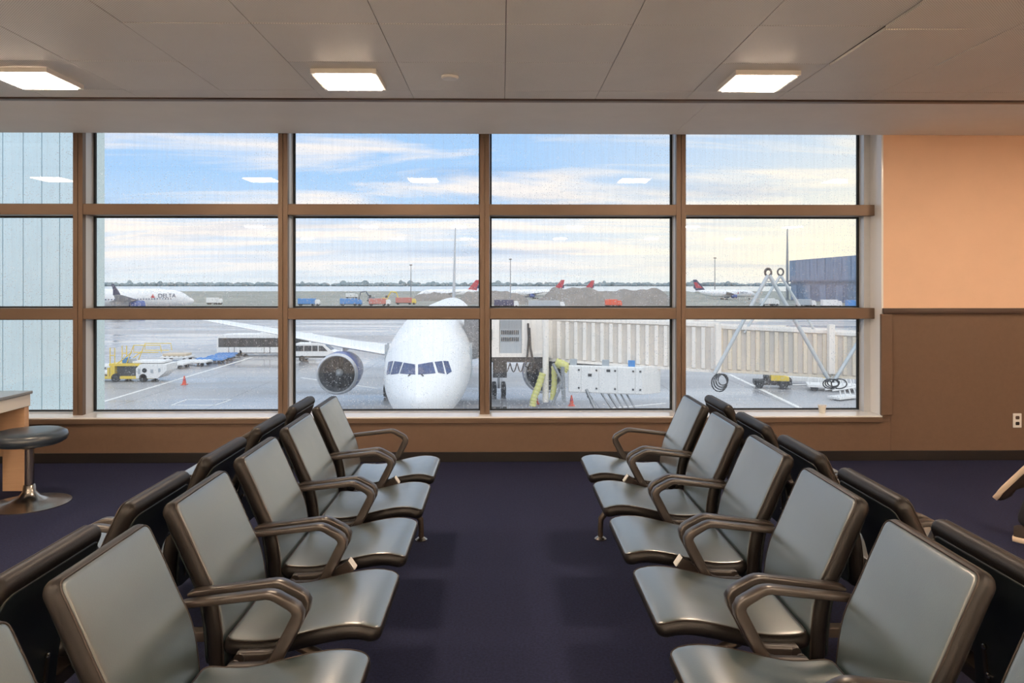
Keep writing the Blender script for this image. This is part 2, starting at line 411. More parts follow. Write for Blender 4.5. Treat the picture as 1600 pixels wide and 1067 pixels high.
MB().lathe([(.055, .002), (.055, -.003), (.05, -.004)], seg=24).build('base_ring', greyS, d, smooth=40)

# wall outlet
oc = P(1589, 657, D)
t = empty('wall_outlet', (oc.x, D, oc.z-.06)); tag(t, 'white duplex power outlet on the brown wall panel', 'outlet')
MB().box((-.037, -.006, 0), (.037, 0, .122)).build('cover_plate', whiteM, t, bevel=.003)
for z in (.036, .086):
    MB().prism([(-.014, z-.014), (.014, z-.014), (.017, z), (.014, z+.014), (-.014, z+.014), (-.017, z)], 'y', -.009, -.005).build('socket', baseM if z < .05 else railM, t)
# little cup on sill
c_ = P(1283, 646, 6.42)
t = empty('plastic_cup', (c_.x, 6.40, SILL)); tag(t, 'small clear plastic cup left on the window sill', 'cup')
MB().lathe([(.026, 0), (.034, .065), (.036, .066), (.033, .066), (.025, .004)], seg=18).build('cup_wall', M('cup_plastic', (214, 214, 206), .25), t, smooth=40)
MB().lathe([(.0365, .06), (.0365, .068), (.034, .068)], seg=18).build('rim', whiteM, t, smooth=40)

# ================================================================== SEATING
def frames(path, nper=6):
    """dense catmull-rom curve of 2-D points"""
    pts = [Vector((p[0], p[1])) for p in path]; out = []
    for i in range(len(pts)-1):
        p0 = pts[max(i-1, 0)]; p1 = pts[i]; p2 = pts[i+1]; p3 = pts[min(i+2, len(pts)-1)]
        for k in range(nper):
            u = k/nper
            out.append(0.5*((2*p1)+(p2-p0)*u+(2*p0-5*p1+4*p2-p3)*u*u+(3*p1-p0-3*p2+p3)*u**3))
    out.append(pts[-1]); return out
class Curve:
    def __init__(s, path):
        s.p = frames(path); s.l = [0]
        for a, b in zip(s.p, s.p[1:]): s.l.append(s.l[-1]+(b-a).length)
        s.L = s.l[-1]
    def at(s, a):
        a = min(max(a, 0), s.L-1e-9); i = 0
        while i < len(s.l)-2 and s.l[i+1] < a: i += 1
        u = (a-s.l[i])/(s.l[i+1]-s.l[i]); q = s.p[i].lerp(s.p[i+1], u)
        j0, j1 = max(i-1, 0), min(i+2, len(s.p)-1); tn = (s.p[j1]-s.p[j0]).normalized()
        return q, Vector((-tn.y, tn.x))         # left-hand normal
def slab(curve, T, Wd, R, r, side=1, bulge=0.0, mat2=None, band=0.0):
    mb = MB(); mb.mat2 = mat2; mb.mi = []; L = curve.L; H = Wd/2
    def samples(Len, n):
        e = [0, .05*r, .2*r, .5*r, .75*r, r]; e = e+([R] if R > r*1.2 else [])
        mid = [e[-1]+(Len-2*e[-1])*k/n for k in range(1, n)]
        return e+mid+[Len-q for q in reversed(e)]
    A = samples(L, 14); Wl = samples(Wd, 6)
    idx = {}; dds = {}
    def mp(a, w):
        da, dw = min(a, L-a), min(w, Wd-w)
        if da < R and dw < R:
            p, q = R-da, R-dw; rr = max(p, q)
            if rr > 1e-9:
                ang = (q/p)*PI/4 if p >= q else PI/2-(p/q)*PI/4
                p, q = rr*math.cos(ang), rr*math.sin(ang)
            da2, dw2 = R-p, R-q; dd = R-rr
            a = da2 if a < L/2 else L-da2; w = dw2 if w < Wd/2 else Wd-dw2
        else: dd = min(da, dw)
        return a, w, dd
    for i, a0 in enumerate(A):
        for j, w0 in enumerate(Wl):
            a, w, dd = mp(a0, w0); dds[(i, j)] = dd
            k = min(dd/r, 1); th = T/2*math.sqrt(max(0, 1-(1-k)**2))
            q, nn = curve.at(a); nn = nn*side
            bl = bulge*(1-(2*w/Wd-1)**2)*min(1, dd/(r*3))
            for sgn in (1, -1):
                if dd < 1e-7 and sgn < 0: idx[(i, j, -1)] = idx[(i, j, 1)]; continue
                pos = q+nn*(-T/2+sgn*th+(bl if sgn > 0 else 0))
                idx[(i, j, sgn)] = len(mb.v); mb.v.append((pos.x, w-H, pos.y))
    for i in range(len(A)-1):
        for j in range(len(Wl)-1):
            for sgn in (1, -1):
                f = [idx[(i, j, sgn)], idx[(i+1, j, sgn)], idx[(i+1, j+1, sgn)], idx[(i, j+1, sgn)]]
                f2 = []
                for v in f:
                    if v not in f2: f2.append(v)
                if len(f2) > 2:
                    mb.f.append(tuple(f2))
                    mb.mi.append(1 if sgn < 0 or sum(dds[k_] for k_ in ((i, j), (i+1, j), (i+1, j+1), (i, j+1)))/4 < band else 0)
    return mb
def rim(curve, T, Wd, R, r, side, rad, inset):
    """piping tube that follows the edge of a slab's face"""
    L = curve.L; H = Wd/2; pts = []; RR = R-inset
    loop = []
    for (ca, cw, a0) in ((L-R, Wd-R, 0), (R, Wd-R, 90), (R, R, 180), (L-R, R, 270)):
        for k in range(5):
            an = math.radians(a0+90*k/4); loop.append((ca+RR*math.cos(an), cw+RR*math.sin(an)))
    den = []
    for i, p in enumerate(loop):
        q = loop[(i+1) % len(loop)]; dl = math.hypot(q[0]-p[0], q[1]-p[1]); nn = max(1, int(dl/.03))
        for k in range(nn): den.append((p[0]+(q[0]-p[0])*k/nn, p[1]+(q[1]-p[1])*k/nn))
    den.append(den[0])
    k = min(inset/r, 1); th = T/2*math.sqrt(max(0, 1-(1-k)**2))
    for a, w in den:
        q, nn = curve.at(a); pos = q+nn*side*(-T/2+th+rad*.2); pts.append((pos.x, w-H, pos.y))
    return MB().tube(pts, rad, 5)
def sweep(path, hw, hd, y0=0, nper=4):
    """flat bar with rounded edges swept along a side-view path"""
    pts = frames(path, nper); n_ = len(path); mb = MB(); rings = []
    ws = []
    for i in range(n_-1):
        for k in range(nper): ws.append(hw[i]+(hw[i+1]-hw[i])*k/nper)
    ws.append(hw[-1])
    for i, p in enumerate(pts):
        tn = (pts[min(i+1, len(pts)-1)]-pts[max(i-1, 0)]).normalized(); nn = Vector((-tn.y, tn.x)); h = ws[i]
        ring = []
        b_ = min(.006, h*.5)
        for (a, c) in ((h, hd-b_), (h-b_*.3, hd-b_*.3), (h-b_, hd), (-h+b_, hd), (-h+b_*.3, hd-b_*.3), (-h, hd-b_), (-h, -hd+b_), (-h+b_*.3, -hd+b_*.3), (-h+b_, -hd), (h-b_, -hd), (h-b_*.3, -hd+b_*.3), (h, -hd+b_)):
            q = p+nn*a; ring.append((q.x, y0+c, q.y))
        rings.append(ring)
    return mb.loft(rings)

backC = Curve([(.232, .315), (.230, .40), (.221, .49), (.203, .568), (.170, .64), (.135, .72), (.098, .80), (.078, .842)])
seatC = Curve([(.228, .428), (.30, .421), (.37, .423), (.44, .437), (.52, .456), (.60, .469), (.665, .466), (.716, .447)])
seat = empty('airport_seat')
bk = slab(backC, .052, .44, .035, .024, side=-1, bulge=.004, mat2=shade_leather, band=.012).build('backrest', leather, seat, smooth=60)
rim(backC, .052, .44, .035, .024, -1, .0028, .012).build('piping', piping, bk, smooth=60)
shC = Curve([(.180, .33), (.178, .40), (.168, .49), (.150, .568), (.118, .64), (.084, .72), (.052, .795)])
sh = slab(shC, .012, .40, .03, .005, side=-1).build('back_shell', shell, seat, smooth=60)
for yy in (-.13, .13):
    for zz, xx in ((.42, .164), (.50, .152)):
        MB().lathe([(.008, 0), (.008, -.006), (.005, -.009)], (xx, yy, zz), 'x', 10).build('bolt', chrome, sh, smooth=40)
st = slab(seatC, .050, .462, .04, .023, side=1, bulge=.004, mat2=shade_leather, band=.012).build('seat_pad', leather, seat, smooth=60)
rim(seatC, .050, .462, .04, .023, 1, .0028, .012).build('piping', piping, st, smooth=60)
armP = [(.148, .581), (.17, .5845), (.40, .6105), (.415, .6095), (.43, .604), (.470, .5815), (.484, .571), (.491, .556), (.488, .540), (.432, .432), (.420, .413), (.403, .401), (.380, .396), (.29, .394)]
armW = [.005, .009, .0115, .012, .0125, .014, .0155, .017, .018, .018, .0175, .016, .015, .014]
for s in (-1, 1):
    a = sweep(armP, armW, .0195, s*.255, nper=1).build('armrest', bronze, seat, smooth=50)
    MB().lathe([(.016, -.004), (.016, .004)], (.30, s*.255+s*.02, .394), 'y', 12).build('bolt', steel, a, smooth=40)
for s in (-1, 1):
    MB().prism([(.20, .347), (.20, .40), (.30, .40), (.52, .425), (.52, .41), (.36, .347)], 'y', s*.14-.006, s*.14+.006).build('seat_bracket', steel, seat)
    MB().prism([(.20, .347), (.165, .36), (.150, .50), (.166, .50), (.182, .40), (.22, .36)], 'y', s*.14-.006, s*.14+.006).build('back_bracket', steel, seat)
PITCH = .59
banks = [('left', -1.075, 1.878, 0.0), ('right', 1.183, 1.892, PI)]
first = True
order = {5: 'first', 4: 'second', 3: 'third', 2: 'fourth', 1: 'fifth', 0: 'sixth'}
for side, xm, y1, rot in banks:
    for i in range(6):
        for rear in (0, 1):
            if rear and i == 0: continue
            o = seat if first else copy_tree(seat); first = False
            o.location = (xm, y1+PITCH*(i-1), 0); o.rotation_euler = (0, 0, rot+PI*rear)
            if rear: lb = f'{order[i]} seat from the window in the {side} outer row, turned away from the aisle'
            else: lb = f'{order[i]} grey leather seat from the window in the {side} row facing the aisle'
            tag(o, lb, 'seat', f'{side} outer row of seats' if rear else f'{side} aisle row of seats')
    # beam and legs of this back-to-back bank
    fr = empty('bench_frame', (xm, 0, 0), rot)
    sg = 1 if rot == 0 else -1
    tag(fr, f'steel beam and legs under the {side} bank of back-to-back seats', 'bench frame')
    ya, yb = y1-PITCH*1.5, y1+PITCH*4.45
    for s in (-1, 1):
        MB().box((s*.27-.03, sg*ya, .30), (s*.27+.03, sg*yb, .345)).build('beam', steel, fr, bevel=.004)
    for ly in (1.02, 2.50, 4.34):
        for s in (-1, 1):
            lg = MB()
            pth = [(s*.22, .325), (s*.36, .30), (s*.48, .24), (s*.565, .165), (s*.60, .12), (s*.603, .06), (s*.603, .012)]
            lg.tube([(p[0], sg*ly, p[1]) for p in pth], [.02, .02, .019, .018, .017, .016, .016], 10)
            l_ = lg.build('leg', steel, fr, smooth=50)
            MB().lathe([(.036, 0), (.036, .006), (.028, .012), (.016, .02)], (s*.603, sg*ly, 0), 'z', 18).build('foot', chrome, l_, smooth=40)
        MB().box((-.24, sg*ly-.02, .305), (.24, sg*ly+.02, .34)).build('cross_bar', steel, fr, bevel=.004)
    for k in (2.5, 4.5):
        py = y1+PITCH*(k-1)
        mt = Matrix.Translation((.50, sg*py, .447)) @ Matrix.Rotation(-.6, 4, 'Y')
        b_ = MB().box((-.10, -.0185, -.022), (.02, .0185, .022), mt).build('power_outlet', piping, fr, bevel=.004)
        MB().box((.0205, -.018, -.021), (.027, .018, .021), mt).build('outlet_face', whiteM, b_, bevel=.002)
        MB().tube([(.43, sg*py, .39), (.37, sg*py, .345), (.29, sg*py, .325)], .012, 8).build('outlet_arm', steel, fr, smooth=40)

# ================================================================== STOOL AND COUNTER
sb = G(46, 787, 0)
t = empty('swivel_stool', (sb.x, sb.y, 0)); tag(t, 'round padded swivel stool on a trumpet base beside the counter', 'stool')
MB().lathe([(0, .405), (.12, .405), (.19, .412), (.222, .43), (.232, .455), (.226, .482), (.20, .497), (.12, .502), (0, .503)], seg=40).build('seat_pad', M('stool_vinyl', (52, 62, 72), .3, spec=.7, noise=.1), t, smooth=60)
MB().lathe([(.09, .40), (.09, .405), (.03, .405), (.03, .385), (.045, .38), (.045, .395)], seg=24).build('swivel_plate', steel, t, smooth=40)
MB().lathe([(.028, .07), (.028, .39)], seg=20).build('pole', chrome, t, smooth=40)
MB().lathe([(.252, 0), (.252, .006), (.20, .016), (.12, .03), (.065, .055), (.042, .09), (.036, .13), (.028, .135)], seg=40).build('base', chrome, t, smooth=60)
ct = G(45, 765, 0); th_ = P(45, 611, ct.y).z
t = empty('counter_table', (ct.x, ct.y, 0)); tag(t, 'beige laminate counter with a grey glossy top at the left edge', 'counter')
MB().box((-.75, -1.35, th_-.022), (.012, .03, th_)).build('top', M('counter_top', (120, 124, 128), .12, noise=.05), t, bevel=.005)
MB().box((-.74, -1.33, th_-.11), (0, .02, th_-.0225)).build('side_band', M('pale_band', (212, 210, 206), .3), t, bevel=.003)
for y0 in (-1.32, -.04):
    for x0 in (-.73, -.165): MB().box((x0, y0, 0), (x0+.16, y0+.05, th_-.1105)).build('leg', woodM, t, bevel=.003)
MB().box((-.56, -.03, .25), (-.166, -.01, th_-.1105)).build('end_panel', woodM, t)
MB().box((-.72, -1.26, .25), (-.70, -.05, th_-.1105)).build('back_panel', woodM, t)

# ================================================================== PERSON WALKING OUT OF FRAME (only the shoes show)
def skin(name, verts, edges, radii, mat, parent=None, root=0, sub=2):
    me = bpy.data.meshes.new(name); me.from_pydata(verts, edges, []); me.materials.append(mat)
    o = bpy.data.objects.new(name, me); COL.objects.link(o); o.parent = parent
    sk = o.modifiers.new('skin', 'SKIN'); sk.use_smooth_shade = True
    if not me.skin_vertices: me.skin_vertices.new(name='skin')
    for i, r in enumerate(radii):
        me.skin_vertices[0].data[i].radius = r if isinstance(r, tuple) else (r, r); me.skin_vertices[0].data[i].use_root = (i == root)
    s_ = o.modifiers.new('sub', 'SUBSURF'); s_.levels = s_.render_levels = sub
    dg = bpy.context.evaluated_depsgraph_get(); ev = bpy.data.meshes.new_from_object(o.evaluated_get(dg)); ev.materials.clear(); ev.materials.append(mat)
    ev.polygons.foreach_set('use_smooth', [True]*len(ev.polygons))
    o.modifiers.clear(); o.data = ev; return o
skinM = M('skin_tone', (196, 150, 124), .5)
trouM = M('dark_trousers', (40, 40, 46), .85, noise=.1)
jackM = M('dark_jacket', (58, 62, 72), .85, noise=.1)
hairM = M('dark_hair', (44, 34, 28), .6, bump=.3, bscale=90)
shoeM = M('dark_shoe', (52, 42, 38), .7, noise=.15, nscale=40, bump=.2, bscale=200)
soleM = M('pale_sole', (226, 206, 184), .6)
PX = 3.40
per = empty('person', (3.395, 4.127, 0), -.75); tag(per, 'person in dark shoes with pale soles walking out at the right edge', 'person')
V = [(0,0,.93), (.03,0,1.08), (.09,0,1.28), (.14,0,1.46), (.16,0,1.53), (.195,0,1.62), (.20,0,1.72),
     (.0,-.09,.90), (-.20,-.13,.50), (-.345,-.15,.12), (.0,.09,.90), (.10,.10,.49), (-.326,.07,.31),
     (.13,-.19,1.44), (-.02,-.24,1.19), (-.04,-.22,.95), (.13,.19,1.44), (.26,.24,1.18), (.48,.20,1.14)]
E = [(0,1),(1,2),(2,3),(3,4),(4,5),(5,6),(0,7),(7,8),(8,9),(0,10),(10,11),(11,12),(3,13),(13,14),(14,15),(3,16),(16,17),(17,18)]
Rr = [.12,.12,.135,.10,.055,.085,.075,.085,.058,.04,.085,.058,.04,.055,.042,.028,.055,.042,.028]
# fingers on both hands
for wr, dirv in ((18, Vector((.9, .1, -.1))), (15, Vector((.2, .05, -.95)))):
    b0 = Vector(V[wr]); V.append(tuple(b0+dirv*.06)); Rr.append((.022, .034)); palm = len(V)-1; E.append((wr, palm))
    for f, (off, ln) in enumerate(((-.03, .07), (-.01, .08), (.01, .078), (.03, .06))):
        p1 = b0+dirv*(.09)+Vector((0, off, .0)); p2 = p1+dirv*ln*.5+Vector((.01, 0, -.012)); p3 = p2+dirv*ln*.4+Vector((.0, 0, -.02))
        q = len(V); V += [tuple(p1), tuple(p2), tuple(p3)]; Rr += [.009, .0085, .007]; E += [(palm, q), (q, q+1), (q+1, q+2)]
    p1 = b0+dirv*.05+Vector((.02, -.035, .02)); p2 = p1+dirv*.04+Vector((.012, -.01, 0)); q = len(V)
    V += [tuple(p1), tuple(p2)]; Rr += [.010, .008]; E += [(wr, q), (q, q+1)]
skin('body', V, E, Rr, skinM, per)
skin('trousers', [(0,0,.95), (0,-.09,.89), (-.20,-.13,.50), (-.35,-.15,.085), (0,.09,.89), (.10,.10,.49), (-.29,.075,.325), (.02,0,1.02)], [(0,1),(1,2),(2,3),(0,4),(4,5),(5,6),(0,7)], [.135,.10,.072,.055,.10,.072,.055,.13], trouM, per)
skin('jacket', [(.02,0,.98), (.035,0,1.1), (.09,0,1.3), (.14,0,1.46), (.15,0,1.50), (.13,-.19,1.44), (-.02,-.24,1.19), (-.038,-.222,.98), (.13,.19,1.44), (.26,.24,1.18), (.45,.205,1.145)],
     [(0,1),(1,2),(2,3),(3,4),(3,5),(5,6),(6,7),(3,8),(8,9),(9,10)], [.145,.14,.155,.115,.06,.072,.056,.04,.072,.056,.04], jackM, per)
HO = .11
MB().lathe([(.0, .115), (.05, .105), (.085, .07), (.1, .02), (.097, -.03), (.085, -.08)], (.075+HO, 0, 1.68), 'z', 24, caps=False).build('hair', hairM, per, smooth=60)
for s in (-1, 1):
    MB().lathe([(0, -.012), (.010, -.006), (.012, 0), (.010, .006), (0, .012)], (.168+HO, s*.032, 1.675), 'x', 10).build('eye', baseM, per, smooth=60)
    MB().lathe([(0, -.01), (.02, -.006), (.026, 0), (.02, .006), (0, .01)], (.085+HO, s*.092, 1.66), 'y', 12).build('ear', skinM, per, smooth=60)
MB().prism([(.165+HO, 1.665), (.20+HO, 1.625), (.165+HO, 1.615)], 'y', -.014, .014).build('nose', skinM, per, bevel=.006)
MB().box((.155+HO, -.025, 1.578), (.17+HO, .025, 1.588)).build('mouth', M('lips', (150, 88, 80), .5), per, bevel=.004)
def shoe(heel, ang, label=None):
    """shoe lying along +x from the heel, pitched by ang about y"""
    mt = Matrix.Translation(heel) @ Matrix.Rotation(ang, 4, 'Y')
    st_ = [(0, .022, .085), (.02, .034, .095), (.07, .038, .10), (.12, .037, .085), (.17, .044, .065), (.22, .046, .072), (.262, .041, .062), (.285, .024, .048)]
    rings = []
    for x, w, h in st_:
        rings.append([mt @ Vector((x, w*math.cos(a)*(1 if math.sin(a) < .3 else .8), .022+(h-.022)*max(0, math.sin(a)))) for a in [2*PI*j/16 for j in range(16)]])
    o = MB().loft(rings).build('shoe', shoeM, per, smooth=60)
    rings = []
    for x, w, h in st_:
        w2 = w+.006; up = .006 if x > .22 else 0
        rings.append([mt @ Vector((x*1.03-.004, yy, zz+up)) for yy, zz in ((-w2, .004), (-w2*.9, 0), (w2*.9, 0), (w2, .004), (w2, .026), (w2*.9, .03), (-w2*.9, .03), (-w2, .026))])
    MB().loft(rings).build('sole', soleM, o, smooth=50)
shoe((-.40, -.15, 0), 0)
shoe((-.366, .07, .42), math.atan2(.22, -.17))

# ================================================================== OUTSIDE: GROUND
ap = struct(MB().box((-700, 6.9, ZG-1), (700, 305, ZG)).build('apron', apronM))
struct(MB().box((-1500, 305, ZG-1), (1500, 1010, ZG+.02)).build('grass_field', grassM))
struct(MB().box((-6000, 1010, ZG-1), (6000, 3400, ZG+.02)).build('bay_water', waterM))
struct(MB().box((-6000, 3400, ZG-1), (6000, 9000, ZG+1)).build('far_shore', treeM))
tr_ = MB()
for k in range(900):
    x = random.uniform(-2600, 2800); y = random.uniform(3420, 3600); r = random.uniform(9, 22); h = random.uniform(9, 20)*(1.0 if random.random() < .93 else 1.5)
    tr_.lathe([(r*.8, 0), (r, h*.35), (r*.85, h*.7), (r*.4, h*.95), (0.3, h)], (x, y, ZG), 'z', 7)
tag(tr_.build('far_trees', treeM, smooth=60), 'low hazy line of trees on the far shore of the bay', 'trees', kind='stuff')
def line(p0, p1, w):
    a, b_ = Vector(p0), Vector(p1); d_ = (b_-a).normalized(); n_ = Vector((-d_.y, d_.x, 0))*w/2
    MB().prism([(a+n_)[:2], (b_+n_)[:2], (b_-n_)[:2], (a-n_)[:2]], 'z', ZG, ZG+.012).build('painted_line', lineM, ap)
line(G(150, 631), G(395, 558), .35); line(G(1140, 585), G(1262, 643), .35)
line(G(150, 535), G(340, 534), .5); line(G(150, 548), G(330, 549), .4); line(G(150, 516), G(436, 510), .6)
q = [G(268, 633), G(292, 624), G(362, 624), G(336, 633)]
for i in range(4): line(q[i], q[(i+1) % 4], .16)
line(G(470, 503), G(620, 507), .6); line(G(470, 590), G(590, 607), .3); line(G(930, 640), G(1040, 630), .25)

# neighbouring white facade seen through the left panes
fa = struct(empty('wall_exterior', (0, 9.2, 0)))
xe = P(143, 444, 9.2).x
MB().box((xe-7, .03, ZG), (xe-.02, .30, 6)).build('facade_core', whiteM, fa)
xs = [P(p, 444, 9.2).x for p in (-330, -255, -180, -110, -70, -33, 4, 36, 65, 93, 119)]
for a, b_ in zip(xs, xs[1:]): MB().box((a+.005, 0, ZG), (b_-.005, .03, 6)).build('facade_panel', facM, fa, bevel=.004)
MB().box((xs[-1]+.005, -.03, ZG), (xe, .31, 6)).build('corner_post', M('facade_post', (206, 226, 228), .35), fa, bevel=.01)

# ================================================================== AIRCRAFT
ST = [(0, .02, 4.22, 4.26), (.12, .38, 3.86, 4.58), (.5, .82, 3.46, 4.92), (1.1, 1.24, 3.16, 5.28), (1.9, 1.62, 2.95, 5.66), (2.5, 1.84, 2.84, 6.05), (3.1, 2.03, 2.76, 6.62), (3.8, 2.19, 2.70, 7.08), (4.8, 2.35, 2.64, 7.48), (6.2, 2.46, 2.60, 7.78), (8, 2.51, 2.58, 7.93), (12, 2.515, 2.58, 7.98), (34, 2.515, 2.58, 7.98), (38, 2.45, 2.85, 7.98), (42, 2.2, 3.6, 7.96), (46, 1.75, 4.6, 7.9), (50, 1.15, 5.6, 7.75), (53, .55, 6.3, 7.5), (54.5, .12, 6.75, 7.1)]
ST = [(a_, b_, c_-.5, d_-.5+.72*min(1, max(0, (a_-4)/9))*min(1, max(0, (54-a_)/9))) for a_, b_, c_, d_ in ST]
def fus_ring(d, w, zb, zt, seg):
    return [(w*math.cos(2*PI*j/seg), d, (zb+zt)/2+(zt-zb)/2*math.sin(2*PI*j/seg)) for j in range(seg)]
def interp_ST():
    out = []
    for i in range(len(ST)-1):
        n_ = 3 if ST[i][0] < 12 else 2
        for k in range(n_):
            u = k/n_; p0, p1, p2, p3 = ST[max(i-1, 0)], ST[i], ST[i+1], ST[min(i+2, len(ST)-1)]
            row = []
            for c in range(4):
                if c == 0: row.append(p1[0]+(p2[0]-p1[0])*u)
                else:
                    m1 = (p2[c]-p0[c])/max(p2[0]-p0[0], 1e-6)*(p2[0]-p1[0]); m2 = (p3[c]-p1[c])/max(p3[0]-p1[0], 1e-6)*(p2[0]-p1[0])
                    if i == 0: m1 = (p2[c]-p1[c])*1.6
                    row.append((2*u**3-3*u**2+1)*p1[c]+(u**3-2*u**2+u)*m1+(-2*u**3+3*u**2)*p2[c]+(u**3-u**2)*m2)
            out.append(row)
    out.append(list(ST[-1])); return out
def foil(le, chord, thick, nrm=(0, 0, 1), n_=8):
    """aerofoil ring in the plane of the y axis and nrm"""
    le = Vector(le); nrm = Vector(nrm); pts = []
    for k in range(n_+1):
        x = (1-math.cos(PI*k/n_))/2; y = thick*chord*2.6*(.2969*math.sqrt(x)-.126*x-.3516*x*x+.2843*x**3-.1036*x**4)
        pts.append((x*chord, y))
    up = [le+Vector((0, a, 0))+nrm*b_ for a, b_ in pts]; dn = [le+Vector((0, a, 0))-nrm*b_ for a, b_ in reversed(pts[1:-1])]
    return up+dn
def aircraft(loc, rz, label, detail=True, scale=1.0, winglet=False, finmat=None, tailtag=True):
    t = empty('airliner', loc, rz); t.scale = (scale,)*3; tag(t, label, 'airplane')
    S = interp_ST() if detail else ST
    fu = MB().loft([fus_ring(*r, 48 if detail else 16) for r in S]).build('fuselage', planeW, t, smooth=50)
    fm = finmat or planeW
    for s in (-1, 1):
        secs = [((s*1.6, 18.5, 4.0), 10.2, .12), ((s*7.9, 22.4, 4.65), 6.6, .11), ((s*23.2, 33.0, 6.4), 2.3, .10)]
        MB().loft([foil(*q_) for q_ in secs]).build('wing', planeW if detail else alum, t, smooth=50)
        if winglet:
            MB().loft([foil((s*23.1, 33.2, 6.35), 2.2, .09, (s*.3, 0, .95)), foil((s*23.9, 34.3, 7.9), 1.4, .09, (1, 0, .2)), foil((s*24.2, 35.6, 9.7), .7, .09, (1, 0, .1))]).build('winglet', navyM, t, smooth=50)
        secs = [((s*.9, 47.5, 6.0), 5.6, .10), ((s*9.3, 53.0, 6.9), 2.0, .09)]
        MB().loft([foil(*q_) for q_ in secs]).build('stabilizer', planeW, t, smooth=50)
        # engine
        c_ = (s*7.9, 0, 2.75)
        en = MB().lathe([(1.585, 20.44), (1.59, 20.5), (1.60, 20.6), (1.62, 20.9), (1.60, 22.2), (1.45, 23.8), (1.15, 24.6), (.6, 24.7)], c_, 'y', 32 if detail else 14, caps=False).build('engine', planeBlue, t, smooth=50)
        if detail:
            MB().lathe([(1.35, 20.24), (1.385, 20.12), (1.43, 20.06), (1.53, 20.18), (1.585, 20.45)], c_, 'y', 48, caps=False).build('inlet_lip', alum, en, smooth=60)
            MB().lathe([(1.34, 20.22), (1.30, 20.7), (1.24, 21.55)], c_, 'y', 48, caps=False).build('inlet_liner', M('inlet_liner', (70, 76, 82), .5), en, smooth=60)
            MB().lathe([(.02, 21.5), (1.22, 21.5), (1.22, 21.55), (.02, 21.55)], c_, 'y', 32).build('fan_disc', darkM, en)
            fb = MB()
            for k in range(30):
                a = 2*PI*k/30; ca, sa = math.cos(a), math.sin(a); r0, r1 = .3, 1.2
                def pt(r, tw, y_): return (c_[0]+r*ca-tw*sa, y_, c_[2]+r*sa+tw*ca)
                fb.add([pt(r0, -.03, 21.25), pt(r0, .03, 21.42), pt(r1, .12, 21.42), pt(r1, -.06, 21.2), pt(r0, -.01, 21.27), pt(r0, .05, 21.44), pt(r1, .14, 21.44), pt(r1, -.04, 21.22)], [(0,1,2,3),(4,7,6,5),(0,4,5,1),(1,5,6,2),(2,6,7,3),(3,7,4,0)])
            fb.build('fan_blades', fanM, en)
            MB().lathe([(.02, 20.75), (.12, 20.85), (.26, 21.1), (.32, 21.4)], c_, 'y', 20).build('spinner', greyS, en, smooth=60)
            MB().loft([foil((s*7.9, 21.2, 4.2), 4.6, .09, (1, 0, 0)), foil((s*7.9, 23.4, 4.75), 3.0, .09, (1, 0, 0))]).build('pylon', planeW, en, smooth=50)
    fin = MB().loft([foil((0, 43.0, 7.2), 8.6, .055, (1, 0, 0)), foil((0, 50.8, 16.35), 3.1, .07, (1, 0, 0))]).build('fin', M('fin_grey', (168, 180, 194), .35) if detail else fm, t, smooth=50)
    if tailtag:
        for s in (-1, 1):
            x = s*(.34 if detail else .42)
            MB().prism([(46.0, 9.5), (51.0, 14.2), (53.4, 14.2), (51.5, 9.5)], 'x', x-.06*s, x).build('tail_emblem', redM, fin)
            MB().prism([(48.2, 9.0), (53.2, 9.0), (53.4, 11.6), (50.6, 12.2)], 'x', x-.08*s, x-.02*s).build('tail_emblem', navyM, fin)
    for (x, y, n_) in ((0, 6.2, 1), (-4.6, 27.5, 2), (4.6, 27.5, 2)):
        g = MB().tube([(x, y, 3.2), (x, y, .6)], .13, 10).build('landing_gear', alum, t, smooth=40)
        for s in (-1, 1):
            for k in range(n_):
                MB().lathe([(.3, -.2), (.52, -.18), (.56, 0), (.52, .18), (.3, .2)], (x+s*.4, y+(k-.5*(n_-1))*1.4, .56), 'x', 16).build('wheel', darkM, g, smooth=50)
    return t, fu
ax = P(657, 444, 37.2).x
mainp, fus = aircraft((ax, 36.4, ZG), .028, 'white airliner parked nose-on at the gate with blue engines', tailtag=False)
bpy.context.view_layer.update()
mw = mainp.matrix_world; mi = mw.inverted()
bvh = BVHTree.FromPolygons([mw @ v.co for v in fus.data.vertices], [tuple(p.vertices) for p in fus.data.polygons])
def cray(px, py):
    d_ = (P(px, py, 10)-Vector((0, 0, EYE))).normalized(); return bvh.ray_cast(Vector((0, 0, EYE)), d_)
def on_fuselage(quad, name, mat, off=.015, n_=5):
    mb = MB(); g = []
    for i in range(n_+1):
        for j in range(n_+1):
            u, v = i/n_, j/n_
            a = [quad[0][c]*(1-u)+quad[1][c]*u for c in (0, 1)]; b_ = [quad[3][c]*(1-u)+quad[2][c]*u for c in (0, 1)]
            h, nn, _, _ = cray(a[0]*(1-v)+b_[0]*v, a[1]*(1-v)+b_[1]*v)
            if h is None: return None
            g.append(mi @ (h+nn*off))
    fs = [(i*(n_+1)+j, (i+1)*(n_+1)+j, (i+1)*(n_+1)+j+1, i*(n_+1)+j+1) for i in range(n_) for j in range(n_)]
    return mb.add(g, fs).build(name, mat, fus, smooth=60)
K = lambda x, y: (420+x*.225, 500+y*.225)
frameG = M('cockpit_frame', (214, 218, 222), .35)
for qd in ([(832,290),(866,284),(842,374),(817,380)], [(874,286),(930,294),(902,372),(846,379)], [(938,296),(1017,309),(1018,380),(910,372)], [(1037,309),(1138,292),(1158,370),(1037,380)], [(1152,291),(1203,285),(1222,374),(1176,367)], [(1211,284),(1246,286),(1270,358),(1236,379)]):
    on_fuselage([K(*c) for c in qd], 'cockpit_window', winM)
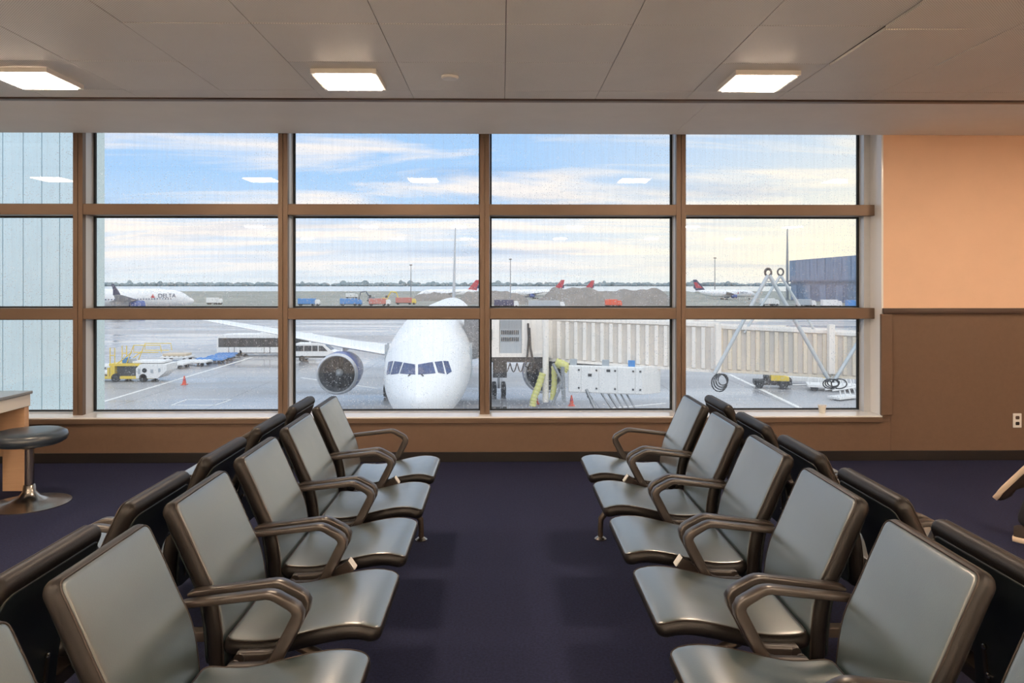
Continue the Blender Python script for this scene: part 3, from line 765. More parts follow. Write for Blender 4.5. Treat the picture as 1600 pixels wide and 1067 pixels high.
for sx_ in (985, 1058):
    pts = []
    for k in range(4):
        h, nn, _, _ = cray(*K(sx_+(k-3)*(5 if sx_ < 1000 else -5)*-1*-1, 392-k*4))
        if h: pts.append(mi @ (h+nn*.04))
    if len(pts) > 2: MB().tube(pts, .03, 6).build('wiper', darkM, fus)
# cabin windows and doors on both flanks
for s in (-1, 1):
    cwm = MB()
    for k in range(78):
        y = 9.2+k*.51
        if 17.0 < y < 17.9: continue
        z = 5.35; w = 2.515*math.sqrt(1-((z-4.78)/2.7)**2)
        cwm.box((s*(w-.03), y, z-.17), (s*(w+.012), y+.26, z+.2))
    tag(cwm.build('cabin_windows', winM, fus), kind='stuff')
    dr = MB(); 
    for (ya, yb, za, zb) in ((6.7, 6.74, 4.1, 6.1), (7.8, 7.84, 4.1, 6.1)): dr.box((s*2.40, ya, za), (s*2.53, yb, zb))
    dr.build('door_seam', greyS, fus)

def lettering(txt, size, mtx, mat, name, parent):
    cu = bpy.data.curves.new(name, 'FONT'); cu.body = txt; cu.size = size; cu.extrude = .02; cu.align_x = 'CENTER'
    o = bpy.data.objects.new(name, cu); COL.objects.link(o)
    dg = bpy.context.evaluated_depsgraph_get(); me = bpy.data.meshes.new_from_object(o.evaluated_get(dg)); bpy.data.objects.remove(o)
    me.materials.clear(); me.materials.append(mat)
    o = bpy.data.objects.new(name, me); COL.objects.link(o); o.parent = parent; o.matrix_local = mtx; return o
# Taxiing airliner at left
phi = math.radians(48)
nl = P(303, 466, 262); lp, lf = aircraft((nl.x, nl.y, ZG), PI/2+phi, 'white taxiing airliner with dark winglet far out beyond the left panes', detail=False, winglet=True)
def side_text(parent, y, z, size, s):
    # letters stand on the flank x = s*2.53, reading along the axis
    xm_ = Matrix(((0, 0, s, s*2.5), (s, 0, 0, y), (0, 1, 0, z), (0, 0, 0, 1)))
    lettering('DELTA', size, xm_, navyM, 'lettering', parent)
    mk = MB().prism([(y-s*size*2.35-.7, z), (y-s*size*2.35+.7, z), (y-s*size*2.35, z+1.3)], 'x', s*2.5, s*2.56)
    mk.build('emblem', redM, parent)
for s in (-1, 1): side_text(lf, 10.5, 5.05, 2.0, s)
cwm = MB()
for s in (-1, 1):
    for k in range(40): cwm.box((s*2.46, 9+k*.9, 4.5), (s*2.53, 9.4+k*.9, 4.85))
tag(cwm.build('cabin_windows', winM, lf), kind='stuff')
# far parked airliners
for (px, Yd, lb) in ((652, 480, 'far airliner with red and navy tail behind the near airliner fin'), (788, 480, 'far airliner whose red tail rises left over the dirt mound'), (846, 540, 'far airliner whose red tail rises over the middle of the dirt mound')):
    q = P(px, 444, Yd); aircraft((q.x, q.y, ZG), -1.35, lb, detail=False, finmat=redM, scale=.76)
q = P(1182, 444, 460)
o, f_ = aircraft((q.x, q.y, ZG), 1.66, 'white far airliner with navy tail left of the lamp mast on the right', detail=False, finmat=navyM, scale=.76)
for s in (-1, 1): side_text(f_, 12, 5.0, 2.0, s)

# ================================================================== JET BRIDGE
jb = empty('jet_bridge', (0, 0, ZG)); tag(jb, 'cream corrugated passenger boarding bridge reaching the parked airliner', 'boarding bridge')
def seg(pa, Ya, pb, Yb, boty_a, boty_b, topy_a, topy_b, depth, nrib, mat, name='tunnel'):
    a0, a1 = P(pa, boty_a, Ya), P(pa, topy_a, Ya); b0, b1 = P(pb, boty_b, Yb), P(pb, topy_b, Yb)
    dv = (b0-a0); dv.z = 0; dv.normalize(); nv = Vector((-dv.y, dv.x, 0)); off = Vector((0, 0, -ZG))
    def ring(lo, hi): return [lo+off, hi+off, hi+nv*depth+off, lo+nv*depth+off]
    body = MB().loft([ring(a0, a1), ring(b0, b1)]).build(name, M('bridge_shaded_web', (212, 205, 196), .5, noise=.04, nscale=2), jb)  # recess shade between the ribs is put into this greyer cream
    def bar(u0, u1, t0, t1, out, nm, mt):
        def q(u, t_, o_): 
            lo = a0.lerp(b0, u); hi = a1.lerp(b1, u); return lo.lerp(hi, t_)-nv*o_+off
        vs = [q(u0, t0, 0), q(u1, t0, 0), q(u1, t1, 0), q(u0, t1, 0), q(u0+(u1-u0)*.12, t0, out), q(u1-(u1-u0)*.12, t0, out), q(u1-(u1-u0)*.12, t1, out), q(u0+(u1-u0)*.12, t1, out)]
        MB().add(vs, [(0,3,2,1),(4,5,6,7),(0,1,5,4),(1,2,6,5),(2,3,7,6),(3,0,4,7)]).build(nm, mt, body)
    for k in range(nrib): bar((k+.08)/nrib, (k+.55)/nrib, .05, .93, .16, 'rib_panel', mat)
    bar(0, 1, -.03, .03, .14, 'bottom_rail', mat); bar(0, 1, .95, 1.02, .16, 'top_rail', creamM)
    return body, nv, off
seg(856, 46, 1124, 43, 562, 580.5, 496.5, 507, 2.7, 19, creamM)
seg(1122, 42.85, 1299, 40.85, 579, 588, 509.5, 517.5, 3.0, 12, creamD)
seg(1301, 40.6, 1420, 39.3, 588, 595, 519.5, 526, 3.3, 8, creamD)
seg(1418, 39.0, 1620, 37.0, 596, 610, 526, 534, 3.4, 10, creamD)
# rotunda leg at the terminal end
q = P(1560, 600, 39); MB().lathe([(.5, 0), (.5, 3.2)], (q.x, q.y, 0), 'z', 20).build('pedestal', creamM, jb, smooth=40)
# end frame posts
for px, Yd in ((1122, 42.6), (1299, 40.5)):
    a, b_ = P(px, 584, Yd), P(px, 507, Yd); MB().box((a.x-.16, a.y-.1, a.z-ZG), (a.x+.16, a.y+.2, b_.z-ZG)).build('frame_post', creamM, jb)
# cab at the aircraft door
def pxbox(px0, py0, px1, py1, Yd, dep, name, mat, parent=jb, bevel=0):
    a, b_ = P(px0, py1, Yd), P(px1, py0, Yd)
    return MB().box((a.x, Yd, a.z-ZG), (b_.x, Yd+dep, b_.z-ZG)).build(name, mat, parent, bevel=bevel)
cab = pxbox(748, 492, 858, 557, 45.4, 3.2, 'cab', creamM)
pxbox(781, 500, 815, 555, 45.3, .12, 'shutter', greyS)
for row, (ya, yb) in enumerate(((516, 522.5), (527, 533))):
    for k in range(10): pxbox(783.2+k*2.85, ya, 784.7+k*2.85, yb, 45.24, .08, 'louver_slot', darkM)
for k in range(14): pxbox(782+k*2.4, 500, 782.6+k*2.4, 514, 45.26, .06, 'shutter_groove', greyW)
pxbox(766, 492, 780, 557, 45.22, .25, 'cab_frame', creamM); pxbox(815.5, 492, 829, 557, 45.22, .25, 'cab_frame', creamM); pxbox(764, 552, 858, 558, 45.2, .3, 'cab_floor_edge', creamM)
pxbox(762.5, 514, 769, 532, 45.05, .2, 'lamp_unit', greyW, bevel=.05)
hood = MB().loft([[(P(725, 444, 45.6).x, 45.8, -ZG+EYE-4.7), (P(725, 444, 45.6).x, 48.4, -ZG+EYE-4.7), (P(725, 444, 45.6).x, 48.4, -ZG+EYE-1.7), (P(725, 444, 45.6).x, 45.8, -ZG+EYE-1.7)], [(P(749, 444, 45.4).x, 45.6, -ZG+EYE-4.5), (P(749, 444, 45.4).x, 48.5, -ZG+EYE-4.5), (P(749, 444, 45.4).x, 48.5, -ZG+EYE-1.9), (P(749, 444, 45.4).x, 45.6, -ZG+EYE-1.9)]]).build('bellows', M('bellows_grey', (120, 124, 128), .8, noise=.3, nscale=6), jb)
# undercarriage and lift column
MB().tube([tuple(P(852.5, y_, 44.6)-Vector((0, 0, ZG))) for y_ in (496, 628)], .19, 12).build('lift_column', creamM, jb, smooth=40)
pxbox(766, 557.5, 858, 566, 45.4, 2.6, 'underframe', darkM); pxbox(770, 566, 792, 590, 46.0, .9, 'drive_unit', darkM)
for px in (770, 785):
    q = P(px, 606, 46.2); MB().lathe([(.25, -.22), (.5, -.2), (.56, -.12), (.56, .12), (.5, .2), (.25, .22)], (q.x, q.y, .56), 'x', 20).build('tyre', darkM, jb, smooth=40)
q0 = P(777, 590, 46.4); MB().box((q0.x-.6, q0.y-.1, .5), (q0.x+.6, q0.y+.1, 1.9)).build('axle_post', darkM, jb)
pts = [P(825, 505, 45.1), P(826, 530, 45.05), P(824, 556, 45.0), P(821, 572, 44.9), P(829, 578, 44.9), P(833, 566, 44.9), P(829, 545, 45), P(827, 512, 45.05)]
MB().tube([tuple(p-Vector((0, 0, ZG))) for p in pts], .07, 6).build('black_cable', darkM, jb, smooth=60)
for k in range(3):
    a = P(786+k*11, 567, 45.2); MB().tube([tuple(a-Vector((0, 0, ZG))+Vector((.42*u-.0, 0, -.55*math.sin(PI*u)))) for u in [i/6 for i in range(7)]], .04, 6).build('hanging_cable', darkM, jb, smooth=60)
# cabinet under the tunnel
a, b_ = P(888, 613, 44.2), P(1004, 571, 43.2)
m1 = orient((a.x, a.y, a.z-ZG), (P(1004, 612, 43.2).x, 43.2, P(1004, 617, 43.2).z-ZG)); Lc = (P(1004, 617, 43.2)-a).length
cab_h = 1.62
cbn = MB().loft([[m1 @ Vector((x_, y_, z_)) for x_, y_ in ((0, 0), (Lc, 0), (Lc+1.0, 1.1), (Lc+1.0, 1.6), (0, 1.5))] for z_ in (0, cab_h)]).build('equipment_cabinet', vehW, jb, bevel=.03)
for u0, u1 in ((.005, .17), (.18, .41), (.42, .66), (.67, .90), (.905, .995)):
    dq = MB().box((Lc*u0, -.04, .05), (Lc*u1, 0, cab_h-.05), m1).build('cabinet_door', vehW, cbn, bevel=.015)
    for zz in (.25, cab_h-.3): MB().box((Lc*u1-.16, -.075, zz), (Lc*u1-.06, -.04, zz+.1), m1).build('latch', darkM, dq)
MB().box((Lc*.27, -.07, 1.0), (Lc*.32, -.04, 1.16), m1).build('vent', darkM, cbn); MB().box((Lc*.52, -.07, 1.3), (Lc*.57, -.04, 1.44), m1).build('vent', darkM, cbn)
for u in (.06, .5, .85): MB().box((Lc*u-.2, .2, cab_h), (Lc*u+.2, .5, cab_h+.35), m1).build('hanger', blueM if u > .5 else greyS, cbn)
pp = [P(889, 570, 44.6), P(1004, 578, 43.6)]
MB().tube([tuple(p-Vector((0, 0, ZG))) for p in pp], .13, 8).build('hose_rail', darkM, jb)
# yellow ribbed ducts
def duct(pxs, r=.34):
    cv_ = [P(*p) for p in pxs]; pts = []
    for i in range(len(cv_)-1):
        for k in range(10):
            pts.append(cv_[i].lerp(cv_[i+1], k/10))
    for _ in range(4): pts = [pts[0]]+[(pts[i-1]+pts[i]*2+pts[i+1])/4 for i in range(1, len(pts)-1)]+[pts[-1]]
    rr = [r*(1.0+.10*math.sin(i*2.1)) for i in range(len(pts))]
    MB().tube([tuple(p-Vector((0, 0, ZG))) for p in pts], rr, 12).build('ribbed_duct', hoseM, jb, smooth=60)
duct([(868, 566, 44.3), (884, 572, 44.3), (879, 580, 44.3)], .27)
duct([(848, 583, 44.2), (842, 602, 44.1), (834, 622, 44.0), (832, 636, 44.0)], .2)
duct([(866, 572, 44.5), (866, 600, 44.5), (863, 628, 44.4)], .17)
for px in (835, 838): pass
MB().tube([tuple(P(*p)-Vector((0, 0, ZG))) for p in ((879, 573, 44), (880, 600, 44), (881, 628, 44))], .12, 8).build('support_post', greyW, jb)
MB().tube([tuple(P(*p)-Vector((0, 0, ZG))) for p in ((864, 568, 44), (879, 597, 44), (862, 634, 44))], .09, 8).build('scissor_brace', greyW, jb)
# service stairs under the bridge
s0, s1 = P(916, 608, 43.9), P(958, 640, 43.0)
for k, w in enumerate((0, .9)):
    MB().tube([(s0.x+.0, s0.y+w, s0.z-ZG), (s1.x, s1.y+w, 0.1)], .08, 6).build('stair_stringer', greyW, jb)
    MB().tube([(s0.x+.7, s0.y+w, s0.z-ZG+.1), (s1.x+.9, s1.y+w, .9)], .05, 6).build('stair_rail', greyW, jb)
    MB().tube([(s0.x+1.1, s0.y+w, s0.z-ZG+.1), (s1.x+1.3, s1.y+w, .8)], .05, 6).build('stair_rail', greyW, jb)
for k in range(3):
    MB().tube([(s0.x+1.5+k*.35, s0.y+.3, s0.z-ZG+.1), (s1.x+1.7+k*.35, s1.y+.3, .5)], .05, 6).build('stair_rail', greyW, jb)
MB().lathe([(.25, -.15), (.45, -.13), (.5, 0), (.45, .13), (.25, .15)], (s1.x+1.9, s1.y+.2, .5), 'y', 16).build('tyre', darkM, jb, smooth=40)
for k in range(9):
    u = (k+.5)/9; x = s0.x+(s1.x-s0.x)*u; y = s0.y+(s1.y-s0.y)*u; z = (s0.z-ZG)*(1-u)+.1*u
    MB().box((x-.12, y, z-.02), (x+.14, y+.9, z+.02)).build('stair_tread', greyW, jb)
q = P(968, 620, 44.2); MB().box((q.x-.5, q.y+.4, 0.15), (q.x+.9, q.y+1.6, 1.5)).build('stair_landing', greyW, jb)

# tubular A-frame hoist in front of the bridge
hf = empty('pipe_hoist', (0, 0, ZG)); tag(hf, 'silver tubular A-frame hoist with rings and cable loops at the bridge', 'hoist frame')
def pipe(pts, r, nm, mat, sm=60): return MB().tube([tuple(P(*p)-Vector((0, 0, ZG))) for p in pts], r, 8).build(nm, mat, hf, smooth=sm)
pipeM = M('galvanised_pipe', (188, 196, 200), .4, metal=.4)
YH = 39.5
pipe([(1117, 583, YH), (1200, 430, YH)], .11, 'pipe_leg', pipeM); pipe([(1202, 430, YH), (1296, 595, YH)], .11, 'pipe_leg', pipeM)
pipe([(1163, 520, YH+2.8), (1219, 431, YH+2.8)], .08, 'pipe_leg', pipeM); pipe([(1220, 431, YH+2.8), (1272, 515, YH+2.8)], .08, 'pipe_leg', pipeM)
pipe([(1304, 594, YH), (1356, 510, YH), (1400, 439, YH)], .11, 'pipe_leg', pipeM)
for (px, Yd) in ((1200, YH), (1219.5, YH+2.8)):
    c_ = P(px, 425, Yd)-Vector((0, 0, ZG))
    for k in range(3 if px == 1200 else 1):
        MB().tube([(c_.x+.17*math.cos(a)+.03*k, c_.y+.06*k, c_.z+.20*math.sin(a)-.03*k) for a in [2*PI*i/14 for i in range(15)]], .05, 6).build('ring', steel, hf, smooth=60)
for (px, py, n_) in ((1124, 584, 4), (1298, 592, 3), (1311, 592, 1)):
    for k in range(n_):
        c_ = P(px, py, YH-.1)-Vector((0, 0, ZG)); hgt = (.95-.12*k)*(.55 if px > 1200 else 1); wdt = (.42-.05*k)
        MB().tube([(c_.x+wdt*math.sin(a)+.05*k, c_.y-.05*k, c_.z-hgt/2+hgt/2*math.cos(a)) for a in [2*PI*i/16 for i in range(17)]], .035, 6).build('cable_loop', darkM, hf, smooth=60)

# ================================================================== VEHICLES
def wheel(parent, x, y, r=.45, w=.3, axis='y'):
    wl = MB().lathe([(r*.5, -w/2), (r*.92, -w/2), (r, -w*.35), (r, w*.35), (r*.92, w/2), (r*.5, w/2)], (x, y, r), axis, 18).build('wheel', darkM, parent, smooth=40)
    return wl
# apron bus
ba = G(338.5, 557); t = empty('apron_bus', (ba.x, ba.y, ZG)); tag(t, 'long white apron bus with dark windows parked behind the wing', 'bus')
L_, H_, W_ = 12.5, 2.95, 2.8
b_ = MB().prism([(0, .35), (0, 2.3), (.12, 2.65), (.5, H_-.08), (1.6, H_), (L_-.6, H_), (L_, 2.6), (L_, .35)], 'y', 0, W_).build('body', vehW, t, bevel=.05)
MB().box((.25, -.03, 1.25), (L_-.3, .0, 2.45)).build('window_band', busglass, b_)
for x in (1.6, 6.3, 9.6):
    for k in (0, 1): dq = MB().box((x+k*.75+.04, -.045, .5), (x+.70+k*.75, -.02, 1.24)).build('door', vehW, t); MB().box((x+k*.75-.03, -.04, .45), (x+k*.75+.03, -.01, 1.25)).build('door_seal', gasketM, dq)
for x in (3.3, 5.0, 8.8): MB().box((x, -.04, 1.25), (x+.09, 0, 2.45)).build('pillar', gasketM, b_)
MB().box((.05, -.02, .42), (L_-.05, 0, .5)).build('skirt_line', gasketM, b_)
MB().box((5.6, .4, H_), (8.8, W_-.4, H_+.22)).build('roof_unit', vehW, b_, bevel=.06)
for x in (2.9, 9.0):
    for y in (.15, W_-.15): wheel(t, x, y, .48, .3)
# van
va = G(459, 565); t = empty('passenger_van', (va.x, va.y, ZG)); tag(t, 'white passenger van behind the left engine', 'van')
L_, W_ = 5.5, 2.0
b_ = MB().prism([(0, .4), (-.02, 1.2), (.1, 2.15), (.3, 2.28), (3.3, 2.25), (3.75, 2.12), (4.6, 1.38), (5.3, 1.18), (L_, .95), (L_, .4)], 'y', 0, W_).build('body', vehW, t, bevel=.05)
for (x0, x1) in ((.25, 1.2), (1.28, 2.2), (2.28, 2.95)): MB().box((x0, -.025, 1.3), (x1, 0, 1.98)).build('side_window', busglass, b_)
MB().prism([(3.08, 1.3), (3.08, 1.98), (3.55, 1.95), (4.12, 1.35), (4.12, 1.3)], 'y', -.025, 0).build('front_window', busglass, b_)
MB().add([(3.86, .15, 2.06), (3.86, W_-.15, 2.06), (4.58, W_-.12, 1.43), (4.58, .12, 1.43)], [(0, 1, 2, 3)]).build('windscreen', busglass, b_)
MB().box((.02, -.02, .5), (L_-.05, 0, .68)).build('sill_trim', gasketM, b_)
MB().box((2.0, .5, 2.26), (3.0, W_-.5, 2.36)).build('roof_rack', greyW, b_)
for x in (1.0, 4.5):
    for y in (.1, W_-.1): wheel(t, x, y, .38, .24)
# cargo loader
la = G(166, 597); t = empty('cargo_loader', (la.x, la.y, ZG)); tag(t, 'white and yellow aircraft cargo loader with railings', 'cargo loader')
MB().box((-1.5, 0, .3), (4.6, 2.6, .55)).build('chassis', yellow, t, bevel=.03)
bd = MB().prism([(2.9, .35), (2.9, 1.35), (3.3, 1.75), (5.9, 1.75), (5.9, 1.1), (5.0, .35)], 'y', -.05, 2.4).build('engine_housing', vehW, t, bevel=.03)
MB().lathe([(.22, -.03), (.22, .02)], (3.75, -.06, 1.15), 'y', 16).build('emblem', darkM, bd)
MB().box((3.1, -.08, .8), (3.35, -.04, 1.3)).build('hatch', greyS, bd); MB().box((4.35, -.08, .9), (4.6, -.04, 1.25)).build('hatch', greyS, bd); MB().box((5.1, -.08, 1.0), (5.3, -.04, 1.35)).build('hatch', greyS, bd)
MB().box((.2, .1, 1.55), (3.2, 2.5, 1.8)).build('platform', yellow, t, bevel=.02); MB().box((-1.6, .2, .75), (.3, 2.4, .95)).build('lower_deck', vehW, t, bevel=.02)
MB().box((2.4, .3, 1.82), (5.4, 2.4, 2.0)).build('upper_deck', vehW, t, bevel=.02)
MB().box((.5, .5, .55), (2.9, 2.2, 1.54)).build('lift_body', M('machine_dark', (72, 76, 80), .5), t)
MB().box((.35, .02, .35), (.8, .5, 1.55)).build('lift_post', yellow, t); MB().box((.1, -.02, .35), (.3, .3, 1.4)).build('ladder', yellow, t)
for k in range(2): MB().box((1.3+k*.6, .45, 1.8), (1.8+k*.6, 1.2, 2.35-.1*k)).build('control_seat', blueM if k == 0 else greyS, t, bevel=.05)
def rail_(pts): MB().tube(pts, .045, 6).build('railing', yellow, t)
for y in (.15, 2.45):
    rail_([(.3, y, 1.8), (.3, y, 3.35), (.75, y, 3.35), (.75, y, 1.8)]); rail_([(.3, y, 2.6), (.75, y, 2.6)])
    rail_([(1.9, y, 1.8), (2.6, y, 3.6), (5.2, y, 3.6), (5.3, y, 2.9)]); rail_([(2.6, y, 3.6), (2.6, y, 2.9), (5.0, y, 2.9)]); rail_([(1.0, y, 1.8), (2.4, y, 2.9)])
for x in (.9, 3.6): wheel(t, x, .1, .42, .3); wheel(t, x, 2.5, .42, .3)
# dollies
def dolly(px, py, mat, label, ln=3.2, ang=.0, load=False):
    q = G(px, py); t = empty('cargo_dolly', (q.x, q.y, ZG), ang); tag(t, label, 'dolly', 'cargo dollies in tow')
    dk_ = MB().box((0, 0, .42), (ln, 2.2, .60)).build('deck', mat, t, bevel=.03)
    for k in range(6): MB().box((ln*(k+.2)/6, .08, .6), (ln*(k+.75)/6, 2.12, .66)).build('roller', mat, dk_)
    MB().tube([(ln, 1.1, .4), (ln+.9, 1.1, .3)], .05, 6).build('tow_bar', darkM, t)
    for x in (.5, ln-.5):
        for y in (.2, 2.0): wheel(t, x, y, .2, .15)
    if load: MB().box((.2, .2, .67), (ln-.3, 2.0, .95)).build('pallet', M('tan_load', (206, 190, 166), .7), t, bevel=.04)
dolly(236, 577, vehW, 'white cargo dolly right behind the cargo loader', 3.6); dolly(275, 573, vehW, 'white cargo dolly in front of the blue dollies', 3.4)
dolly(302, 569.5, blueM, 'blue cargo dolly nearest the cargo loader', 3.4, .12); dolly(322, 565, blueM, 'blue cargo dolly in the middle of the dolly train', 3.0, .12)
dolly(335, 561, blueM, 'blue cargo dolly closest to the bus', 2.4, .12); dolly(250, 565, vehW, 'cargo dolly with tan load behind the loader', 3.4, .0, True); dolly(140, 580, vehW, 'white cargo dolly left of the cargo loader', 4.2)
# cones
def cone(px, py, label, h=.85):
    q = G(px, py); t = empty('traffic_cone', (q.x, q.y, ZG)); tag(t, label, 'traffic cone')
    MB().box((-.26, -.26, 0), (.26, .26, .05)).build('base', orange, t, bevel=.02)
    MB().lathe([(.2, .05), (.045, h), (.03, h)], (0, 0, 0), 'z', 16).build('cone_body', orange, t, smooth=50)
    MB().lathe([(.205-.155*.45, .05+(h-.05)*.45), (.205-.155*.65, .05+(h-.05)*.65)], (0, 0, 0), 'z', 16, caps=False).build('band', redM, t, smooth=50)
cone(288, 601, 'orange traffic cone on the open apron by the loader'); cone(893, 634, 'red traffic cone below the boarding bridge cabinet'); cone(838, 631, 'red traffic cone at the foot of the yellow duct', .8)
# yellow tug and white equipment under the bridge on the right
q = G(1178, 607); t = empty('baggage_tug', (q.x, q.y, ZG), -.25); tag(t, 'small yellow baggage tug under the boarding bridge', 'tug')
MB().box((0, 0, .35), (3.2, 1.5, .75)).build('chassis', darkM, t, bevel=.04); MB().prism([(1.5, .7), (1.5, 1.35), (2.2, 1.4), (3.1, 1.1), (3.1, .7)], 'y', .1, 1.4).build('hood', yellow, t, bevel=.05)
MB().box((.9, .3, .75), (1.4, 1.2, 1.2)).build('seat', darkM, t, bevel=.05); MB().tube([(1.5, .75, 1.3), (1.35, .75, 1.6)], .04, 6).build('steering_column', darkM, t)
for x in (.5, 2.6):
    for y in (.05, 1.45): wheel(t, x, y, .36, .25)
q = G(1215, 601); t = empty('belt_loader', (q.x, q.y, ZG), -.35); tag(t, 'pale belt loader behind the yellow tug', 'belt loader')
MB().box((0, 0, .4), (5.6, 1.7, .8)).build('chassis', vehW, t, bevel=.04); MB().prism([(-2.2, 1.6), (-2.2, 1.75), (6.2, .95), (6.2, .8)], 'y', .4, 1.2).build('belt', greyS, t)
for s in (.35, 1.25): MB().tube([(-2.2, s, 1.85), (6.2, s, 1.05)], .05, 6).build('belt_rail', vehW, t)
MB().box((4.0, .1, .8), (4.7, .4, 1.5)).build('console', yellow, t)
for x in (.9, 4.6):
    for y in (.05, 1.65): wheel(t, x, y, .4, .25)
q = G(1262, 611); t = empty('equipment_cart', (q.x, q.y, ZG), -.3); tag(t, 'white low equipment cart at the right end below the bridge', 'cart')
MB().box((0, 0, .35), (4.2, 2.0, .6)).build('deck', vehW, t, bevel=.03)
for k in range(5): MB().tube([(.2+k*.9, .1, .6), (.2+k*.9, .1, 1.2), (.2+k*.9, 1.9, 1.2), (.2+k*.9, 1.9, .6)], .05, 6).build('hoop', vehW, t)
MB().tube([(-1.2, 1, .4), (0, 1, .45)], .06, 6).build('tow_bar', vehW, t)
for x in (.6, 3.6):
    for y in (.15, 1.85): wheel(t, x, y, .3, .2)
q = G(1312, 627); t = empty('tow_bar_rack', (q.x, q.y, ZG), .5); tag(t, 'white tow bar rack in the lower right corner of the window', 'rack')
MB().box((0, 0, .1), (2.6, 1.2, .3)).build('base', vehW, t, bevel=.03)
for k in range(4): MB().tube([(.3+k*.65, .1, .3), (.6+k*.5, .6, 1.7)], .06, 6).build('upright', vehW, t)
for y in (.2, .9): MB().tube([(-.6, y, .9), (3.2, y, 1.0)], .07, 6).build('tow_bar', vehW, t)

# ================================================================== FAR AIRFIELD
hx_ = 177; t = empty('hangar', (hx_, 450, ZG)); tag(t, 'blue-grey steel hangar on the right horizon', 'hangar')
MB().box((0, -230, 0), (90, 0, 11.5)).build('lower_wall', hangD, t); MB().box((-.8, -230, 11.5), (90, .5, 24)).build('upper_wall', hangM, t)
MB().box((-1.2, -230, 11.0), (-.1, .6, 11.7)).build('ledge', hangD, t)
MB().box((-16, -3, 11.1), (0, -2.2, 11.6)).build('light_arm', greyW, t)
for k in range(23):
    MB().box((-1.05, -10*k-9.7, 12), (-.8, -10*k-.4, 23.6)).build('wall_panel', hangM, t)
    if k % 2 == 0: MB().box((-.3, -10*k-9, .2), (0, -10*k-1.5, 9)).build('hangar_door', hangM, t)
q = P(1236, 444, 455); t = empty('radio_mast', (q.x, q.y+6, ZG)); tag(t, 'thin radio mast standing beside the hangar', 'mast')
MB().tube([(0, 0, 0), (0, 0, 24), (0, 0, 46)], [.9, .8, .35], 8).build('pole', greyW, t); MB().lathe([(.9, 45), (.9, 46)], (0, 0, 0), 'z', 10).build('cap', greyW, t)
for (px, ptop, pbase, lb) in ((642, 414, 472, 'apron lamp mast left of the airliner fin'), (797.5, 405, 480, 'apron lamp mast left of the dirt mound'), (1117, 403, 462, 'apron lamp mast right of the mullion beside the far white airliner')):
    q = G(px, pbase); t = empty('lamp_mast', q); tag(t, lb, 'lamp mast', 'apron lamp masts')
    hh = P(px, ptop, q.y).z-ZG; s_ = q.y/1155
    MB().tube([(0, 0, 0), (0, 0, hh)], [.9*s_, .55*s_], 8).build('pole', greyW, t)
    MB().lathe([(.6*s_, hh-.9*s_), (2.4*s_, hh-.5*s_), (2.2*s_, hh+.6*s_), (.5*s_, hh+.9*s_)], (0, 0, 0), 'z', 12).build('lamp_head', steel, t)
def mound(px0, px1, top, Yd, label, dep=60, seed=1):
    rng = random.Random(seed); a, b_ = P(px0, 444, Yd).x, P(px1, 444, Yd).x; n_ = 60; m_ = 14; mb = MB()
    hmax = P(800, top, Yd).z-ZG; hs = [0.0]*(n_+1)
    ph = [rng.uniform(0, 6) for _ in range(6)]
    for i in range(n_+1):
        u = i/n_; e = min(1, u*7, (1-u)*7); hs[i] = e*(.82+.10*math.sin(u*9+ph[0])+.06*math.sin(u*23+ph[1])+.04*math.sin(u*51+ph[2]))
    for i in range(n_+1):
        for j in range(m_+1):
            v = j/m_; mb.v.append((a+(b_-a)*i/n_-(a+b_)/2, v*dep, max(0, hmax*hs[i]*math.sin(PI*min(1, v*1.1) if v < .9 else PI*.99)**.6+rng.uniform(-.15, .15) if 0 < j < m_ else 0)))
    for i in range(n_):
        for j in range(m_): k = i*(m_+1)+j; mb.f.append((k, k+m_+1, k+m_+2, k+1))
    o = mb.build('dirt_mound', dirtM, smooth=60); o.location = ((a+b_)/2, Yd, ZG); tag(o, label, 'dirt mound')
mound(838, 1075, 447, 330, 'long grey dirt mound in the third window bay', seed=2); mound(705, 833, 452, 345, 'low dirt mound behind the airliner fin', seed=5); mound(636, 705, 457, 420, 'small dirt heap right of the yellow excavator', seed=9)
def digger(px, py, mat, label, sgn=1):
    q = G(px, py); t = empty('excavator', q); tag(t, label, 'excavator', 'excavators by the dirt heaps')
    for y in (0, 2.2): MB().prism([(-2, .0), (-2.4, .5), (-2, 1.0), (2, 1.0), (2.4, .5), (2, 0)], 'y', y, y+.6).build('track', darkM, t)
    MB().box((-2, .2, 1.1), (1.4, 2.6, 2.3)).build('house', mat, t, bevel=.1); MB().box((.2*sgn, .2, 2.3), (1.4*sgn, 1.4, 3.6)).build('cab', busglass, t, bevel=.1)
    MB().tube([(1*sgn, 1.6, 2), (3.2*sgn, 1.6, 5.6), (6*sgn, 1.6, 5.2)], .38, 6).build('boom', mat, t); MB().tube([(6*sgn, 1.6, 5.2), (7.2*sgn, 1.6, 1.6)], .28, 6).build('arm', mat, t)
    MB().prism([(6.6*sgn, 1.7), (7.7*sgn, 1.9), (7.5*sgn, .6), (6.4*sgn, .8)], 'y', 1, 2.2).build('bucket', darkM, t)
digger(601, 472, yellow, 'yellow excavator left of the dirt heap'); digger(580, 471, M('machine_slate', (72, 92, 110), .5), 'dark blue excavator left of the yellow one', -1)
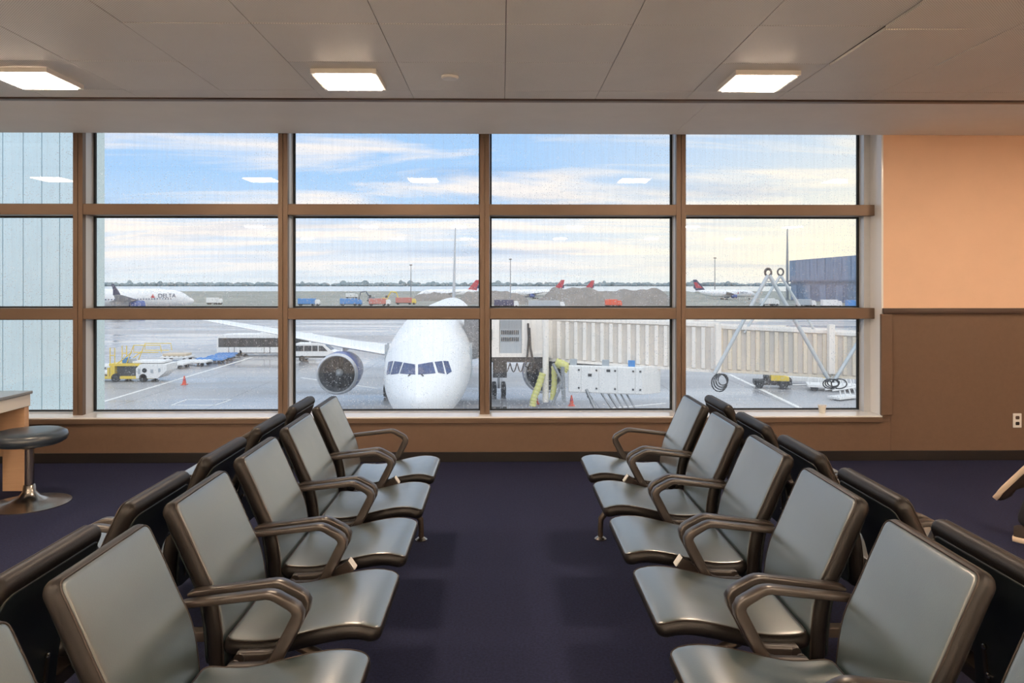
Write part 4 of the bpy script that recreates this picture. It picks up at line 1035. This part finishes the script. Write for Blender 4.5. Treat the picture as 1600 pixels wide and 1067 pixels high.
def truck(px, py, mat, mat2, label, ln=7.5, fl=1):
    q = G(px, py); t = empty('work_truck', q); tag(t, label, 'truck', 'trucks and containers on the far apron')
    MB().box((0, 0, .9), (ln, 2.5, 3.3)).build('box_body', mat, t, bevel=.06)
    x0 = ln+.1 if fl > 0 else -2.0
    MB().prism([(x0, .7), (x0, 2.6), (x0+.4, 2.8), (x0+1.4, 2.8), (x0+1.9, 1.8), (x0+1.9, .7)], 'y', .1, 2.4).build('cab', mat2, t, bevel=.05)
    MB().box((min(0, x0), .3, .6), (max(ln, x0+1.9), 2.2, .9)).build('chassis', darkM, t)
    for x in (1, ln-1, x0+.9):
        for y in (.15, 2.35): wheel(t, x, y, .5, .3)
truck(465, 478, blueM, vehW, 'blue box truck far off at the left of the second bay'); truck(531, 478, blueM, blueM, 'blue box truck far off beside the red container')
truck(576, 478, M('faded_red', (196, 120, 110), .6), vehW, 'faded red container truck in front of the excavators'); truck(618, 476, M('faded_red', (196, 120, 110), .6), yellow, 'faded red container truck beside the lamp mast')
truck(772, 481, navyM, vehW, 'navy long trailer at the left of the third bay', 8); truck(826, 483, greyS, vehW, 'grey trailer behind the navy one', 12); truck(946, 480, orange, orange, 'orange truck in front of the dirt mound', 5)
truck(540, 466, vehW, vehW, 'white truck parked behind the dark excavator', 6); truck(322, 476, vehW, vehW, 'white truck right of the taxiing airliner nose', 5)
# service vehicles row before hangar
for i, (px, py, m_, lb) in enumerate(((1190, 478, vehW, 'white van-like truck left of the hangar foot'), (1246, 480, greyS, 'grey truck parked at the hangar foot'), (1286, 481, vehW, 'white truck parked in front of the hangar door'), (1325, 482, blueM, 'blue truck at the right end of the hangar'))): truck(px, py, m_, vehW, lb, 6)
# blast fence of white posts along the far apron
fn = empty('perimeter_fence', (0, 505, ZG)); tag(fn, 'thin pale perimeter fence along the field edge', 'fence')
MB().box((-260, 0, 2.2), (170, .08, 2.35)).build('rail', greyS, fn)
for k in range(44): MB().tube([(-260+k*10, 0, 0), (-260+k*10, 0, 2.6)], .12, 5).build('post', greyS, fn)
